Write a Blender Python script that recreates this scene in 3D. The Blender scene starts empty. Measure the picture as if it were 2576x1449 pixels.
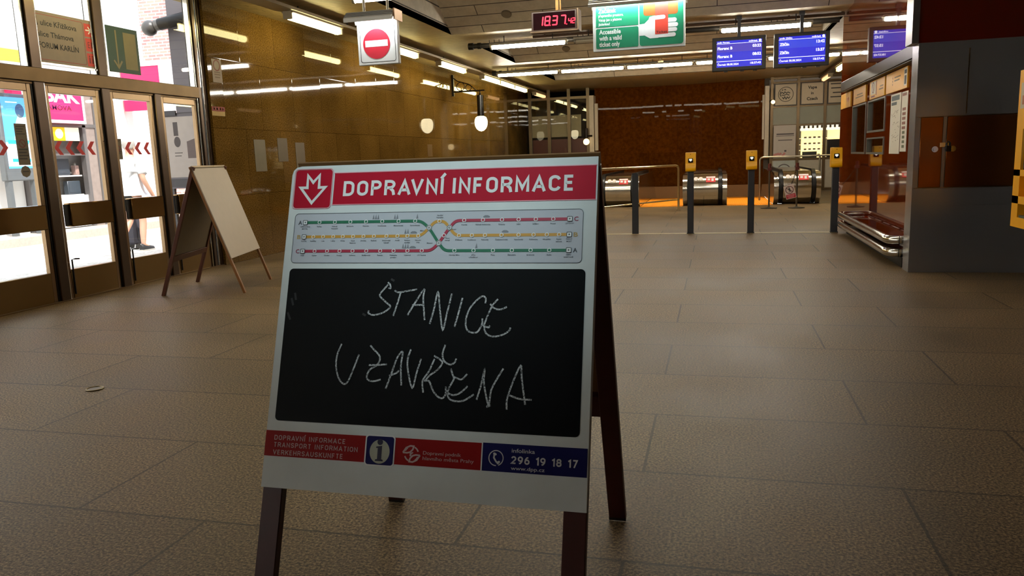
import bpy, bmesh, math, random
from mathutils import Vector, Matrix
random.seed(7)
SC = bpy.context.scene
COL = SC.collection
PI = math.pi

# ------------------------------------------------------------------ camera
cam = bpy.data.cameras.new('camera')
cam.sensor_fit = 'HORIZONTAL'
cam.sensor_width = 36.0
cam.lens = 1960.0 / 2576.0 * 36.0
cam.clip_start = 0.05
cam.clip_end = 300
camo = bpy.data.objects.new('camera', cam)
COL.objects.link(camo)
_yaw, _pitch, _roll = .25822, .1649, .035027
_f = Vector((-math.sin(_yaw) * math.cos(_pitch), math.cos(_yaw) * math.cos(_pitch), -math.sin(_pitch)))
_r = Vector((math.cos(_yaw), math.sin(_yaw), 0))
_d = _f.cross(_r)
_r2 = math.cos(_roll) * _r + math.sin(_roll) * _d
_d2 = -math.sin(_roll) * _r + math.cos(_roll) * _d
camo.matrix_world = Matrix(((_r2.x, -_d2.x, -_f.x, 0), (_r2.y, -_d2.y, -_f.y, 0), (_r2.z, -_d2.z, -_f.z, 1.25), (0, 0, 0, 1)))
SC.camera = camo

# ------------------------------------------------------------------ view, sky, sun, light levels
SC.view_settings.view_transform = 'Standard'
SC.view_settings.look = 'None'
SC.view_settings.gamma = 1
SC.view_settings.use_curve_mapping = False
SC.view_settings.exposure = 0.0
SC.cycles.use_denoising = True
SC.cycles.max_bounces = 8
SC.cycles.glossy_bounces = 5
SC.cycles.transparent_max_bounces = 12
SC.cycles.sample_clamp_indirect = 6
SKY = 3.2
SUN = 9.0
TUBE = 95.0        # ceiling tubes
TRACK = 24.0       # yellowish tubes of the side tracks
world = bpy.data.worlds.new('sky')
SC.world = world
world.use_nodes = True
_n = world.node_tree.nodes
_l = world.node_tree.links
_bg = _n['Background']
_tc = _n.new('ShaderNodeTexCoord')
_sx = _n.new('ShaderNodeSeparateXYZ')
_rp = _n.new('ShaderNodeValToRGB')
_l.new(_tc.outputs['Generated'], _sx.inputs[0])
_l.new(_sx.outputs['Z'], _rp.inputs[0])
_rp.color_ramp.elements[0].position = 0.0
_rp.color_ramp.elements[0].color = (.9, .95, 1, 1)
_rp.color_ramp.elements[1].position = 0.8
_rp.color_ramp.elements[1].color = (.72, .84, 1, 1)
_l.new(_rp.outputs[0], _bg.inputs['Color'])
_bg.inputs['Strength'].default_value = SKY
_sun = bpy.data.lights.new('sun', 'SUN')
_sun.energy = SUN
_sun.angle = math.radians(3)
_sun.color = (1, .97, .9)
_suno = bpy.data.objects.new('sun', _sun)
COL.objects.link(_suno)
_suno.rotation_euler = Vector((-.52, .25, -.82)).to_track_quat('-Z', 'Y').to_euler()
# added spotlight out of view, brightens the upper face of the sandwich board
for _i, (_x, _y, _e, _tx, _ty, _tz) in enumerate(((-.76, .45, 205, -.74, 2.0, 1.36),)):
    _s = bpy.data.lights.new('added_board_spot', 'SPOT')
    _s.energy = _e
    _s.color = (.72, .95, 1)
    _s.spot_size = math.radians(30)
    _s.spot_blend = 1.0
    _s.shadow_soft_size = .08
    _so = bpy.data.objects.new('added_board_spot', _s)
    COL.objects.link(_so)
    _so.location = (_x, _y, 3.28)
    _so.rotation_euler = (Vector((_tx, _ty, _tz)) - _so.location).to_track_quat('-Z', 'Y').to_euler()

# ------------------------------------------------------------------ materials
def lin(c):
    if isinstance(c, str):
        c = tuple(int(c[i:i + 2], 16) for i in (0, 2, 4))
    return tuple(((v / 255) / 12.92 if v / 255 <= .04045 else ((v / 255 + .055) / 1.055) ** 2.4) for v in c) + (1,)

MATS = {}
def mat(name, c, rough=.5, metal=0., vary=.12, scale=12., emit=0., spec=.5, bump=0., coat=0., rvary=.0):
    if name in MATS:
        return MATS[name]
    m = bpy.data.materials.new(name)
    m.use_nodes = True
    N, L = m.node_tree.nodes, m.node_tree.links
    b = N['Principled BSDF']
    b.inputs['Roughness'].default_value = rough
    b.inputs['Metallic'].default_value = metal
    b.inputs['Specular IOR Level'].default_value = spec
    b.inputs['Coat Weight'].default_value = coat
    c = lin(c)
    tc = N.new('ShaderNodeTexCoord')
    nz = N.new('ShaderNodeTexNoise')
    nz.inputs['Scale'].default_value = scale
    nz.inputs['Detail'].default_value = 4
    L.new(tc.outputs['Object'], nz.inputs['Vector'])
    mx = N.new('ShaderNodeMix')
    mx.data_type = 'RGBA'
    mx.inputs['A'].default_value = tuple(v * (1 - vary) for v in c[:3]) + (1,)
    mx.inputs['B'].default_value = tuple(min(1, v * (1 + vary)) for v in c[:3]) + (1,)
    L.new(nz.outputs['Fac'], mx.inputs['Factor'])
    L.new(mx.outputs['Result'], b.inputs['Base Color'])
    if emit:
        b.inputs['Emission Color'].default_value = c
        b.inputs['Emission Strength'].default_value = emit
    if bump:
        bp = N.new('ShaderNodeBump')
        bp.inputs['Strength'].default_value = bump
        bp.inputs['Distance'].default_value = .01
        L.new(nz.outputs['Fac'], bp.inputs['Height'])
        L.new(bp.outputs['Normal'], b.inputs['Normal'])
    if rvary:
        mr = N.new('ShaderNodeMapRange')
        mr.inputs['To Min'].default_value = max(.01, rough - rvary)
        mr.inputs['To Max'].default_value = rough + rvary
        L.new(nz.outputs['Fac'], mr.inputs['Value'])
        L.new(mr.outputs['Result'], b.inputs['Roughness'])
    MATS[name] = m
    return m

def glass(name, tint=(1, 1, 1, 1)):
    m = bpy.data.materials.new(name)
    m.use_nodes = True
    N, L = m.node_tree.nodes, m.node_tree.links
    N.remove(N['Principled BSDF'])
    t = N.new('ShaderNodeBsdfTransparent')
    t.inputs[0].default_value = tint
    g = N.new('ShaderNodeBsdfGlossy')
    g.inputs['Roughness'].default_value = .01
    lw = N.new('ShaderNodeLayerWeight')
    lw.inputs['Blend'].default_value = .5
    pw = N.new('ShaderNodeMath')
    pw.operation = 'POWER'
    pw.inputs[1].default_value = 4.5
    L.new(lw.outputs['Facing'], pw.inputs[0])
    fr = N.new('ShaderNodeMapRange')
    fr.inputs['To Min'].default_value = .045
    fr.inputs['To Max'].default_value = 1
    L.new(pw.outputs[0], fr.inputs['Value'])
    mx = N.new('ShaderNodeMixShader')
    L.new(fr.outputs[0], mx.inputs[0])
    L.new(t.outputs[0], mx.inputs[1])
    L.new(g.outputs[0], mx.inputs[2])
    L.new(mx.outputs[0], N['Material Output'].inputs[0])
    return m

def vec_axes(N, L, a, b, ox=0., oy=0.):
    tc = N.new('ShaderNodeNewGeometry')
    s = N.new('ShaderNodeSeparateXYZ')
    L.new(tc.outputs['Position'], s.inputs[0])
    c = N.new('ShaderNodeCombineXYZ')
    for k, (ax, o) in enumerate(((a, ox), (b, oy))):
        ad = N.new('ShaderNodeMath')
        ad.operation = 'ADD'
        ad.inputs[1].default_value = o
        L.new(s.outputs[ax], ad.inputs[0])
        L.new(ad.outputs[0], c.inputs[k])
    return c.outputs[0], tc.outputs['Position']

def stone(name, cols, axes, brick, seam, rough, speck=90., mortar=.004, off=(0, 0), offset=.5, bump=.05, spec=.5, tile_vary=.12, patch=.25, tilt=0.):
    """polished speckled stone slabs: cols = dark, mid, light grain colours"""
    m = bpy.data.materials.new(name)
    m.use_nodes = True
    N, L = m.node_tree.nodes, m.node_tree.links
    b = N['Principled BSDF']
    b.inputs['Specular IOR Level'].default_value = spec
    v, pos = vec_axes(N, L, axes[0], axes[1], *off)
    br = N.new('ShaderNodeTexBrick')
    br.offset = offset
    br.inputs['Scale'].default_value = 1
    br.inputs['Brick Width'].default_value = brick[0]
    br.inputs['Row Height'].default_value = brick[1]
    br.inputs['Mortar Size'].default_value = mortar
    br.inputs['Mortar Smooth'].default_value = .1
    br.inputs['Color1'].default_value = (1 - tile_vary,) * 3 + (1,)
    br.inputs['Color2'].default_value = (1 + tile_vary,) * 3 + (1,)
    br.inputs['Mortar'].default_value = (seam,) * 3 + (1,)
    L.new(v, br.inputs['Vector'])
    nz = N.new('ShaderNodeTexNoise')
    nz.inputs['Scale'].default_value = speck
    nz.inputs['Detail'].default_value = 3
    nz.inputs['Roughness'].default_value = .7
    L.new(pos, nz.inputs['Vector'])
    rp = N.new('ShaderNodeValToRGB')
    e = rp.color_ramp.elements
    e[0].position, e[0].color = .36, lin(cols[0])
    e[1].position, e[1].color = .66, lin(cols[2])
    k = e.new(.5)
    k.color = lin(cols[1])
    L.new(nz.outputs['Fac'], rp.inputs[0])
    n2 = N.new('ShaderNodeTexNoise')
    n2.inputs['Scale'].default_value = 1.1
    n2.inputs['Detail'].default_value = 5
    L.new(pos, n2.inputs['Vector'])
    mr = N.new('ShaderNodeMapRange')
    mr.inputs['From Min'].default_value = .3
    mr.inputs['From Max'].default_value = .7
    mr.inputs['To Min'].default_value = 1 - patch
    mr.inputs['To Max'].default_value = 1 + patch
    L.new(n2.outputs['Fac'], mr.inputs['Value'])
    m1 = N.new('ShaderNodeMix')
    m1.data_type = 'RGBA'
    m1.blend_type = 'MULTIPLY'
    m1.inputs['Factor'].default_value = 1
    L.new(rp.outputs[0], m1.inputs['A'])
    L.new(br.outputs['Color'], m1.inputs['B'])
    m2 = N.new('ShaderNodeMix')
    m2.data_type = 'RGBA'
    m2.blend_type = 'MULTIPLY'
    m2.inputs['Factor'].default_value = 1
    L.new(m1.outputs['Result'], m2.inputs['A'])
    L.new(mr.outputs['Result'], m2.inputs['B'])
    L.new(m2.outputs['Result'], b.inputs['Base Color'])
    r2 = N.new('ShaderNodeMapRange')
    r2.inputs['To Min'].default_value = rough * .75
    r2.inputs['To Max'].default_value = rough * 1.3
    L.new(n2.outputs['Fac'], r2.inputs['Value'])
    L.new(r2.outputs['Result'], b.inputs['Roughness'])
    bp = N.new('ShaderNodeBump')
    bp.invert = True
    bp.inputs['Strength'].default_value = bump
    bp.inputs['Distance'].default_value = .01
    L.new(br.outputs['Fac'], bp.inputs['Height'])
    L.new(bp.outputs['Normal'], b.inputs['Normal'])
    if tilt:                                                        # every slab hangs at a slightly different angle
        va = N.new('ShaderNodeVectorMath')
        va.operation = 'MULTIPLY_ADD'
        sb = N.new('ShaderNodeVectorMath')
        sb.operation = 'SUBTRACT'
        sb.inputs[1].default_value = (1, 1, 1)
        L.new(br.outputs['Color'], sb.inputs[0])
        va.inputs[1].default_value = (tilt / tile_vary * .6, tilt / tile_vary * .8, tilt / tile_vary)
        L.new(sb.outputs[0], va.inputs[0])
        L.new(bp.outputs['Normal'], va.inputs[2])
        L.new(va.outputs[0], b.inputs['Normal'])
    MATS[name] = m
    return m

# ------------------------------------------------------------------ mesh builder
OFF = {}
def root_of(o):
    while o.parent:
        o = o.parent
    return o

_glyph = {}
def glyphs(body, bold):
    key = (body, bold)
    if key not in _glyph:
        cu = bpy.data.curves.new('t', 'FONT')
        cu.body = body
        cu.size = 1
        cu.offset = bold
        cu.resolution_u = 3
        ob = bpy.data.objects.new('t', cu)
        COL.objects.link(ob)
        bpy.context.view_layer.update()
        me = ob.evaluated_get(bpy.context.evaluated_depsgraph_get()).to_mesh()
        vs = [tuple(v.co) for v in me.vertices]
        fs = [tuple(p.vertices) for p in me.polygons]
        bpy.data.objects.remove(ob)
        bpy.data.curves.remove(cu)
        _glyph[key] = (vs, fs)
    return _glyph[key]

def frame(o, right, up):
    r, u = Vector(right).normalized(), Vector(up).normalized()
    n = r.cross(u)
    return Matrix(((r.x, u.x, n.x, o[0]), (r.y, u.y, n.y, o[1]), (r.z, u.z, n.z, o[2]), (0, 0, 0, 1)))

def rrect(x0, y0, x1, y1, r, n=6):
    out = []
    for cx, cy, a0 in ((x1 - r, y0 + r, -PI / 2), (x1 - r, y1 - r, 0), (x0 + r, y1 - r, PI / 2), (x0 + r, y0 + r, PI)):
        for k in range(n + 1):
            a = a0 + PI / 2 * k / n
            out.append((cx + r * math.cos(a), cy + r * math.sin(a)))
    return out

def disc(cx, cy, r, n=28, ry=None):
    return [(cx + r * math.cos(2 * PI * k / n), cy + (ry or r) * math.sin(2 * PI * k / n)) for k in range(n)]

def capsule(a, b, r, n=7):
    ax, ay = a
    bx, by = b
    t = math.atan2(by - ay, bx - ax)
    return [(ax + r * math.cos(t + PI / 2 + PI * k / n), ay + r * math.sin(t + PI / 2 + PI * k / n)) for k in range(n + 1)] + \
           [(bx + r * math.cos(t - PI / 2 + PI * k / n), by + r * math.sin(t - PI / 2 + PI * k / n)) for k in range(n + 1)]

def _arc(cx, cy, rx, ry, a0, a1, n=9):
    return [(cx + rx * math.cos(math.radians(a0 + (a1 - a0) * k / n)), cy + ry * math.sin(math.radians(a0 + (a1 - a0) * k / n))) for k in range(n + 1)]
_P = [(0, 0), (0, 1), (.5, 1)] + _arc(.5, .74, .5, .26, 90, -90)[1:] + [(0, .48)]
_O = _arc(.5, .72, .5, .28, 0, 180) + _arc(.5, .28, .5, .28, 180, 360) + [(1.0, .72)]
CAPS = {
    'A': (.56, [[(0, 0), (.5, 1), (1, 0)], [(.2, .27), (.8, .27)]]),
    'C': (.50, [_arc(.5, .72, .5, .28, 12, 180) + _arc(.5, .28, .5, .28, 180, 348)]),
    'D': (.50, [[(0, 0), (0, 1), (.45, 1)] + _arc(.45, .70, .55, .30, 90, 0)[1:] + _arc(.45, .30, .55, .30, 0, -90) + [(0, 0)]]),
    'E': (.40, [[(1, 1), (0, 1), (0, 0), (1, 0)], [(0, .52), (.88, .52)]]),
    'F': (.40, [[(1, 1), (0, 1), (0, 0)], [(0, .50), (.88, .50)]]),
    'H': (.50, [[(0, 0), (0, 1)], [(1, 0), (1, 1)], [(0, .5), (1, .5)]]),
    'I': (.02, [[(0, 0), (0, 1)]]),
    'Í': (.02, [[(0, 0), (0, 1)], [(-.03, 1.20), (.10, 1.42)]]),
    'K': (.50, [[(0, 0), (0, 1)], [(1, 1), (.05, .40)], [(.36, .60), (1, 0)]]),
    'M': (.62, [[(0, 0), (0, 1), (.5, .18), (1, 1), (1, 0)]]),
    'N': (.50, [[(0, 0), (0, 1), (1, 0), (1, 1)]]),
    'O': (.50, [_O]),
    'P': (.46, [_P]),
    'R': (.48, [_P, [(.48, .48), (.92, .22), (1, 0)]]),
    'S': (.48, [_arc(.5, .745, .5, .255, 10, 190) + [(.12, .60), (.5, .50), (.88, .40)] + _arc(.5, .255, .5, .255, 10, -170)]),
    'T': (.46, [[(0, 1), (1, 1)], [(.5, 1), (.5, 0)]]),
    'U': (.50, [[(0, 1)] + _arc(.5, .28, .5, .28, 180, 360) + [(1, 1)]]),
    'V': (.54, [[(0, 1), (.5, 0), (1, 1)]]),
    '1': (.24, [[(0, .80), (1, 1), (1, 0)]]),
    '2': (.48, [_arc(.5, .72, .48, .28, 170, -30) + [(0, 0), (1, 0)]]),
    '6': (.48, [_arc(.5, .30, .5, .30, 0, 360, 16), [(.02, .34), (.12, .66), (.45, .94), (.80, 1.0)]]),
    '7': (.46, [[(0, 1), (1, 1), (.35, 0)]]),
    '8': (.48, [_arc(.5, .27, .5, .27, 0, 360, 16), _arc(.5, .76, .44, .24, 0, 360, 16)]),
    '9': (.48, [_arc(.5, .70, .5, .30, 0, 360, 16), [(.98, .66), (.88, .34), (.55, .06), (.20, .0)]]),
}

class G:
    def __init__(s):
        s.bm = bmesh.new()
        s.mi = 0
    def _f(s, vs):
        try:
            f = s.bm.faces.new(vs)
            f.material_index = s.mi
            return f
        except ValueError:
            return None
    def box(s, a, b, M=None, bev=0.):
        x0, y0, z0 = (min(a[i], b[i]) for i in range(3))
        x1, y1, z1 = (max(a[i], b[i]) for i in range(3))
        co = [(x0, y0, z0), (x1, y0, z0), (x1, y1, z0), (x0, y1, z0), (x0, y0, z1), (x1, y0, z1), (x1, y1, z1), (x0, y1, z1)]
        v = [s.bm.verts.new(M @ Vector(c) if M else c) for c in co]
        fs = [s._f([v[i] for i in q]) for q in ((3, 2, 1, 0), (4, 5, 6, 7), (0, 1, 5, 4), (1, 2, 6, 5), (2, 3, 7, 6), (3, 0, 4, 7))]
        if bev:
            es = list({e for f in fs for e in f.edges})
            bmesh.ops.bevel(s.bm, geom=es, offset=bev, segments=1, affect='EDGES', profile=.5, clamp_overlap=True)
        return s
    def tube(s, pts, r, n=10, closed=False, caps=True):
        pts = [Vector(p) for p in pts]
        rs = r if isinstance(r, (list, tuple)) else [r] * len(pts)
        k = len(pts)
        rings = []
        ref = None
        for i in range(k):
            if closed:
                t = (pts[(i + 1) % k] - pts[i - 1]).normalized()
            else:
                t = (pts[min(i + 1, k - 1)] - pts[max(i - 1, 0)]).normalized()
            if ref is None:
                ref = t.orthogonal().normalized()
            ref = (ref - t * ref.dot(t)).normalized()
            b = t.cross(ref)
            rings.append([s.bm.verts.new(pts[i] + rs[i] * (math.cos(2 * PI * j / n) * ref + math.sin(2 * PI * j / n) * b)) for j in range(n)])
        for i in range(k if closed else k - 1):
            A, B = rings[i], rings[(i + 1) % k]
            for j in range(n):
                s._f((A[j], A[(j + 1) % n], B[(j + 1) % n], B[j]))
        if caps and not closed:
            s._f(rings[0][::-1])
            s._f(rings[-1])
        return s
    def cyl(s, p, q, r, n=16, r2=None):
        return s.tube([p, q], [r, r if r2 is None else r2], n)
    def bar(s, p, q, w, d, side=(0, 0, 1)):
        """rectangular bar from p to q, w across along side, d the other way"""
        p, q = Vector(p), Vector(q)
        t = (q - p).normalized()
        sd = Vector(side)
        sd = (sd - t * sd.dot(t)).normalized()
        o = t.cross(sd)
        v = [s.bm.verts.new(e + sd * (w / 2 * a) + o * (d / 2 * b)) for e in (p, q) for a, b in ((-1, -1), (1, -1), (1, 1), (-1, 1))]
        for f in ((3, 2, 1, 0), (4, 5, 6, 7), (0, 1, 5, 4), (1, 2, 6, 5), (2, 3, 7, 6), (3, 0, 4, 7)):
            s._f([v[i] for i in f])
        return s
    def lathe(s, prof, c=(0, 0, 0), n=20, M=None):
        c = Vector(c)
        rings = []
        for r, z in prof:
            if r < 1e-6:
                p = Vector((0, 0, z))
                rings.append([s.bm.verts.new((M @ p if M else p) + c)])
            else:
                ring = []
                for j in range(n):
                    p = Vector((r * math.cos(2 * PI * j / n), r * math.sin(2 * PI * j / n), z))
                    ring.append(s.bm.verts.new((M @ p if M else p) + c))
                rings.append(ring)
        for A, B in zip(rings, rings[1:]):
            for j in range(n):
                a0, a1 = A[j % len(A)], A[(j + 1) % len(A)]
                b0, b1 = B[j % len(B)], B[(j + 1) % len(B)]
                if len(A) == 1 and len(B) == 1:
                    continue
                if len(A) == 1:
                    s._f((a0, b1, b0))
                elif len(B) == 1:
                    s._f((a0, a1, b0))
                else:
                    s._f((a0, a1, b1, b0))
        if len(rings[0]) > 1:
            s._f(rings[0][::-1])
        if len(rings[-1]) > 1:
            s._f(rings[-1])
        return s
    def ball(s, c, r, n=18, sq=1.):
        return s.lathe([(r * math.sin(PI * k / 10), -r * sq * math.cos(PI * k / 10)) for k in range(11)], c, n)
    def prism(s, poly, M, d0, d1):
        a = [s.bm.verts.new(M @ Vector((x, y, d0))) for x, y in poly]
        b = [s.bm.verts.new(M @ Vector((x, y, d1))) for x, y in poly]
        s._f(a[::-1])
        s._f(b)
        k = len(a)
        for i in range(k):
            s._f((a[i], a[(i + 1) % k], b[(i + 1) % k], b[i]))
        return s
    def rect(s, x0, y0, x1, y1, M, d0=0., d1=.0008):
        return s.prism([(x0, y0), (x1, y0), (x1, y1), (x0, y1)], M, d0, d1)
    def ring(s, cx, cy, r0, r1, M, d0, d1, a0=0., a1=2 * PI, n=32):
        P = [(math.cos(a0 + (a1 - a0) * k / n), math.sin(a0 + (a1 - a0) * k / n)) for k in range(n + 1)]
        full = abs(a1 - a0 - 2 * PI) < 1e-6
        for k in range(n):
            q = [(cx + r * P[i][0], cy + r * P[i][1]) for r, i in ((r0, k), (r1, k), (r1, k + 1), (r0, k + 1))]
            s.prism(q, M, d0, d1)
        return s
    def stroke(s, pts, w, M, d, closed=False, thick=.0006):
        """flat mitred line of width w through 2-D points"""
        P = [Vector((p[0], p[1])) for p in pts]
        k = len(P)
        L, R = [], []
        for i in range(k):
            a = P[i - 1] if (closed or i > 0) else None
            c = P[(i + 1) % k] if (closed or i < k - 1) else None
            t1 = (P[i] - a).normalized() if a is not None else None
            t2 = (c - P[i]).normalized() if c is not None else None
            t1 = t1 or t2
            t2 = t2 or t1
            n1 = Vector((-t1.y, t1.x))
            n2 = Vector((-t2.y, t2.x))
            m = (n1 + n2)
            if m.length < .3:
                m = n1
            m.normalize()
            h = w / 2 / max(.45, m.dot(n1))
            L.append(P[i] + m * h)
            R.append(P[i] - m * h)
        for i in range(k if closed else k - 1):
            j = (i + 1) % k
            s.prism([tuple(R[i]), tuple(R[j]), tuple(L[j]), tuple(L[i])], M, d, d + thick)
        return s
    def text(s, body, M, x0, y0, x1=None, h=None, bold=0., d=.0012, align='l'):
        """text on plane M, baseline y0, capital height h, spread over x0..x1 when x1 is given"""
        vs, fs = glyphs(body, bold)
        if not vs:
            return s
        cap = max(v[1] for v in glyphs('H', bold)[0])
        mnx, mxx = min(v[0] for v in vs), max(v[0] for v in vs)
        sy = h / cap
        sx = (x1 - x0) / (mxx - mnx) if x1 is not None else sy
        wd = (mxx - mnx) * sx
        ox = x0 if align == 'l' else (x0 - wd / 2 if align == 'c' else x0 - wd)
        nv = [s.bm.verts.new(M @ Vector((ox + (v[0] - mnx) * sx, y0 + v[1] * sy, d))) for v in vs]
        for f in fs:
            s._f([nv[i] for i in f])
        return s
    def caps(s, body, M, x0, x1, y0, h, t, d=.0012, gap=.34):
        """narrow sans capitals and figures drawn as strokes of weight t, spread over x0..x1"""
        adv, xs = 0., []
        for ch in body:
            w = CAPS[ch][0] if ch != ' ' else .30
            xs.append(adv)
            adv += w + (gap if ch != ' ' else gap * .7)
            if ch in 'AVPT' and body[len(xs):len(xs) + 1] in tuple('AV'):
                adv -= .15
        k = (x1 - x0 - t) / (adv - gap)
        for ch, a in zip(body, xs):
            if ch == ' ':
                continue
            w, paths = CAPS[ch]
            for pth in paths:
                closed = pth[0] == pth[-1] and len(pth) > 3
                P = [(x0 + t / 2 + (a + px * w if w > .06 else a + px) * k, y0 + t / 2 + py * (h - t)) for px, py in pth]
                if not closed:                                      # butt ends reach the full height
                    for i, j in ((0, 1), (-1, -2)):
                        v = Vector(P[i]) - Vector(P[j])
                        if v.length > 1e-9 and abs(v.y) > .6 * v.length and (pth[i][1] < .03 or pth[i][1] > .97):
                            v = v.normalized() * (t / 2)
                            P[i] = (P[i][0] + v.x, P[i][1] + v.y)
                s.stroke(P[:-1] if closed else P, t, M, d, closed, .0003)
        return s
    def obj(s, name, m, parent=None, smooth=True, recalc=True):
        if recalc:
            bmesh.ops.recalc_face_normals(s.bm, faces=s.bm.faces[:])
        if parent is not None:
            o = OFF.get(root_of(parent).name)
            if o is not None:
                bmesh.ops.translate(s.bm, verts=s.bm.verts[:], vec=-o)
        me = bpy.data.meshes.new(name)
        s.bm.to_mesh(me)
        s.bm.free()
        for x in (m if isinstance(m, (list, tuple)) else [m]):
            me.materials.append(x)
        if smooth and len(me.polygons):
            me.polygons.foreach_set('use_smooth', [True] * len(me.polygons))
            me.set_sharp_from_angle(angle=.75)
        ob = bpy.data.objects.new(name, me)
        COL.objects.link(ob)
        ob.parent = parent
        return ob

def tag(o, label, cat, group=None, kind=None):
    o['label'] = label
    o['category'] = cat
    if group:
        o['group'] = group
    if kind:
        o['kind'] = kind
    return o

def thing(name, label, cat, loc=(0, 0, 0), rz=0., group=None, world=True):
    """an Empty at the thing's base; parts are given in world coordinates when world is True, else in its own"""
    e = bpy.data.objects.new(name, None)
    COL.objects.link(e)
    e.empty_display_size = .1
    e.location = loc
    e.rotation_euler = (0, 0, rz)
    OFF[e.name] = Vector(loc) if world else Vector((0, 0, 0))
    return tag(e, label, cat, group)

def solo(name, g, m, label, cat, group=None, kind=None):
    """a thing that is one mesh, its origin at its own base"""
    vs = [v.co for v in g.bm.verts]
    c = Vector(((min(v.x for v in vs) + max(v.x for v in vs)) / 2, (min(v.y for v in vs) + max(v.y for v in vs)) / 2, min(v.z for v in vs)))
    bmesh.ops.translate(g.bm, verts=g.bm.verts[:], vec=-c)
    o = g.obj(name, m)
    o.location = c
    return tag(o, label, cat, group, kind)

def struct(name, g, m, parent=None):
    o = g.obj(name, m, parent)
    if parent is None:
        o['kind'] = 'structure'
    return o

def dup(src, loc, label, group=None, rz=None):
    r = src.copy()
    COL.objects.link(r)
    r.location = loc
    if rz is not None:
        r.rotation_euler = (0, 0, rz)
    r['label'] = label
    if group:
        r['group'] = group
    for ch in list(src.children):
        c = ch.copy()
        COL.objects.link(c)
        c.parent = r
        for gch in list(ch.children):
            d = gch.copy()
            COL.objects.link(d)
            d.parent = c
    return r
FRONT = lambda o: frame(o, (1, 0, 0), (0, 0, 1))     # a face looking towards -Y
EAST = lambda o: frame(o, (0, 1, 0), (0, 0, 1))      # a face looking towards +X
WEST = lambda o: frame(o, (0, -1, 0), (0, 0, 1))     # a face looking towards -X

# ================================================================== THE SETTING
XD, XS, XW = -6.28, -6.2, 1.97        # door wall, stone wall, booth wall
ZC = 3.35
M_FLOOR = stone('granite floor', ('1e160c', '66523a', '9c8460'), ('X', 'Y'), (1.5, .71), .3, .5, spec=.22, speck=105, off=(.27, -2.262 + .71 * 4), mortar=.006, offset=.37, tile_vary=.10, bump=.0)
M_STONE = stone('brown polished stone', ('4e3a16', '684e24', '826432'), ('Y', 'Z'), (.88, .882), .35, .035, speck=60, off=(.1, .0), mortar=.003, offset=.5, tile_vary=.10, bump=.0, spec=.18, tilt=.0035)
M_STONEX = stone('grey stone across', ('5c5c5c', '787876', '90908c'), ('X', 'Z'), (.88, .882), .35, .12, speck=42, mortar=.003, offset=.5, tile_vary=.08, bump=.0)
M_ORANGE = stone('orange brown stone cladding', ('4a2204', '542a06', '5e320a'), ('X', 'Z'), (1.2, 1.25), .6, .02, spec=.02, patch=.1, speck=10, mortar=.004, offset=0, tile_vary=.10, bump=.0)
M_CEIL = stone('ceiling slats', ('c0b49c', 'c8bca4', 'd0c4ac'), ('X', 'Y'), (2.7, .19), .12, .55, speck=6, mortar=.007, offset=.4, tile_vary=.03, bump=.25, patch=.05)
M_CEILLOW = stone('lower ceiling slats', ('b09a6c', 'b8a274', 'c0aa7c'), ('X', 'Y'), (6, .10), .35, .5, speck=6, mortar=.005, offset=.4, tile_vary=.04, bump=.25, patch=.05)
M_CEILSIDE = stone('coffer side boards', ('c0b8a6', 'c8c0ae', 'd0c8b6'), ('Y', 'Z'), (3.4, .24), .12, .55, speck=6, mortar=.012, off=(0, .13), offset=.0, tile_vary=.03, bump=.25, patch=.05)
M_CHROME = mat('bright steel', 'd8d6d0', .16, 1, vary=.05, scale=3)
M_BRONZE = mat('warm steel', '8a745a', .3, 1, vary=.12, scale=4, rvary=.08)
M_DARKMETAL = mat('dark gasket', '15110d', .45, .3)
M_STEEL = mat('dark mirror steel', '9a9a9e', .24, .72, vary=.06, scale=1.5, rvary=.05)
M_BLACK = mat('black plastic', '121213', .45)
M_GREYPOST = mat('dark grey enamel', '2c2e34', .42, vary=.06)
M_YELLOW = mat('yellow enamel', 'ffb800', .38, vary=.04)
M_WHITE = mat('white paint', 'd8d8d4', .5, vary=.04)
M_PAPER = mat('paper', 'cfc8ba', .7, vary=.04)
M_RED = mat('sign red', 'c0102a', .45, vary=.05)
M_INK = mat('black ink', '141414', .6)
M_GLASS = glass('window glass')
M_REDPANEL = mat('gloss dark red panel', '5a1204', .05, 0, vary=.10, scale=2, spec=.6, coat=.3)
M_BOOTH = mat('gloss red brown cladding', '64200a', .03, 0, vary=.12, scale=1.5, spec=.8, coat=.5)

g = G(); g.box((-6.6, -4.5, -.2), (3.4, 18.7, 0)); g.box((3.4, -4.5, -.2), (6.2, 8.63, 0)); g.box((-6.6, 18.7, -.2), (-3.2, 26, 0)); g.box((2.29, 18.7, -.2), (5.5, 26.2, 0)); g.box((-3.2, 18.7, -.2), (-2.765, 25, 0))
for x0_ in (-2.765, -.75, 1.28):
    g.box((x0_, 18.7, -.2), (x0_ + 1.01, 19.12, -.001)); g.box((3.4, 14, -.2), (5.5, 18.7, 0))
struct('floor', g, M_FLOOR)

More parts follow.
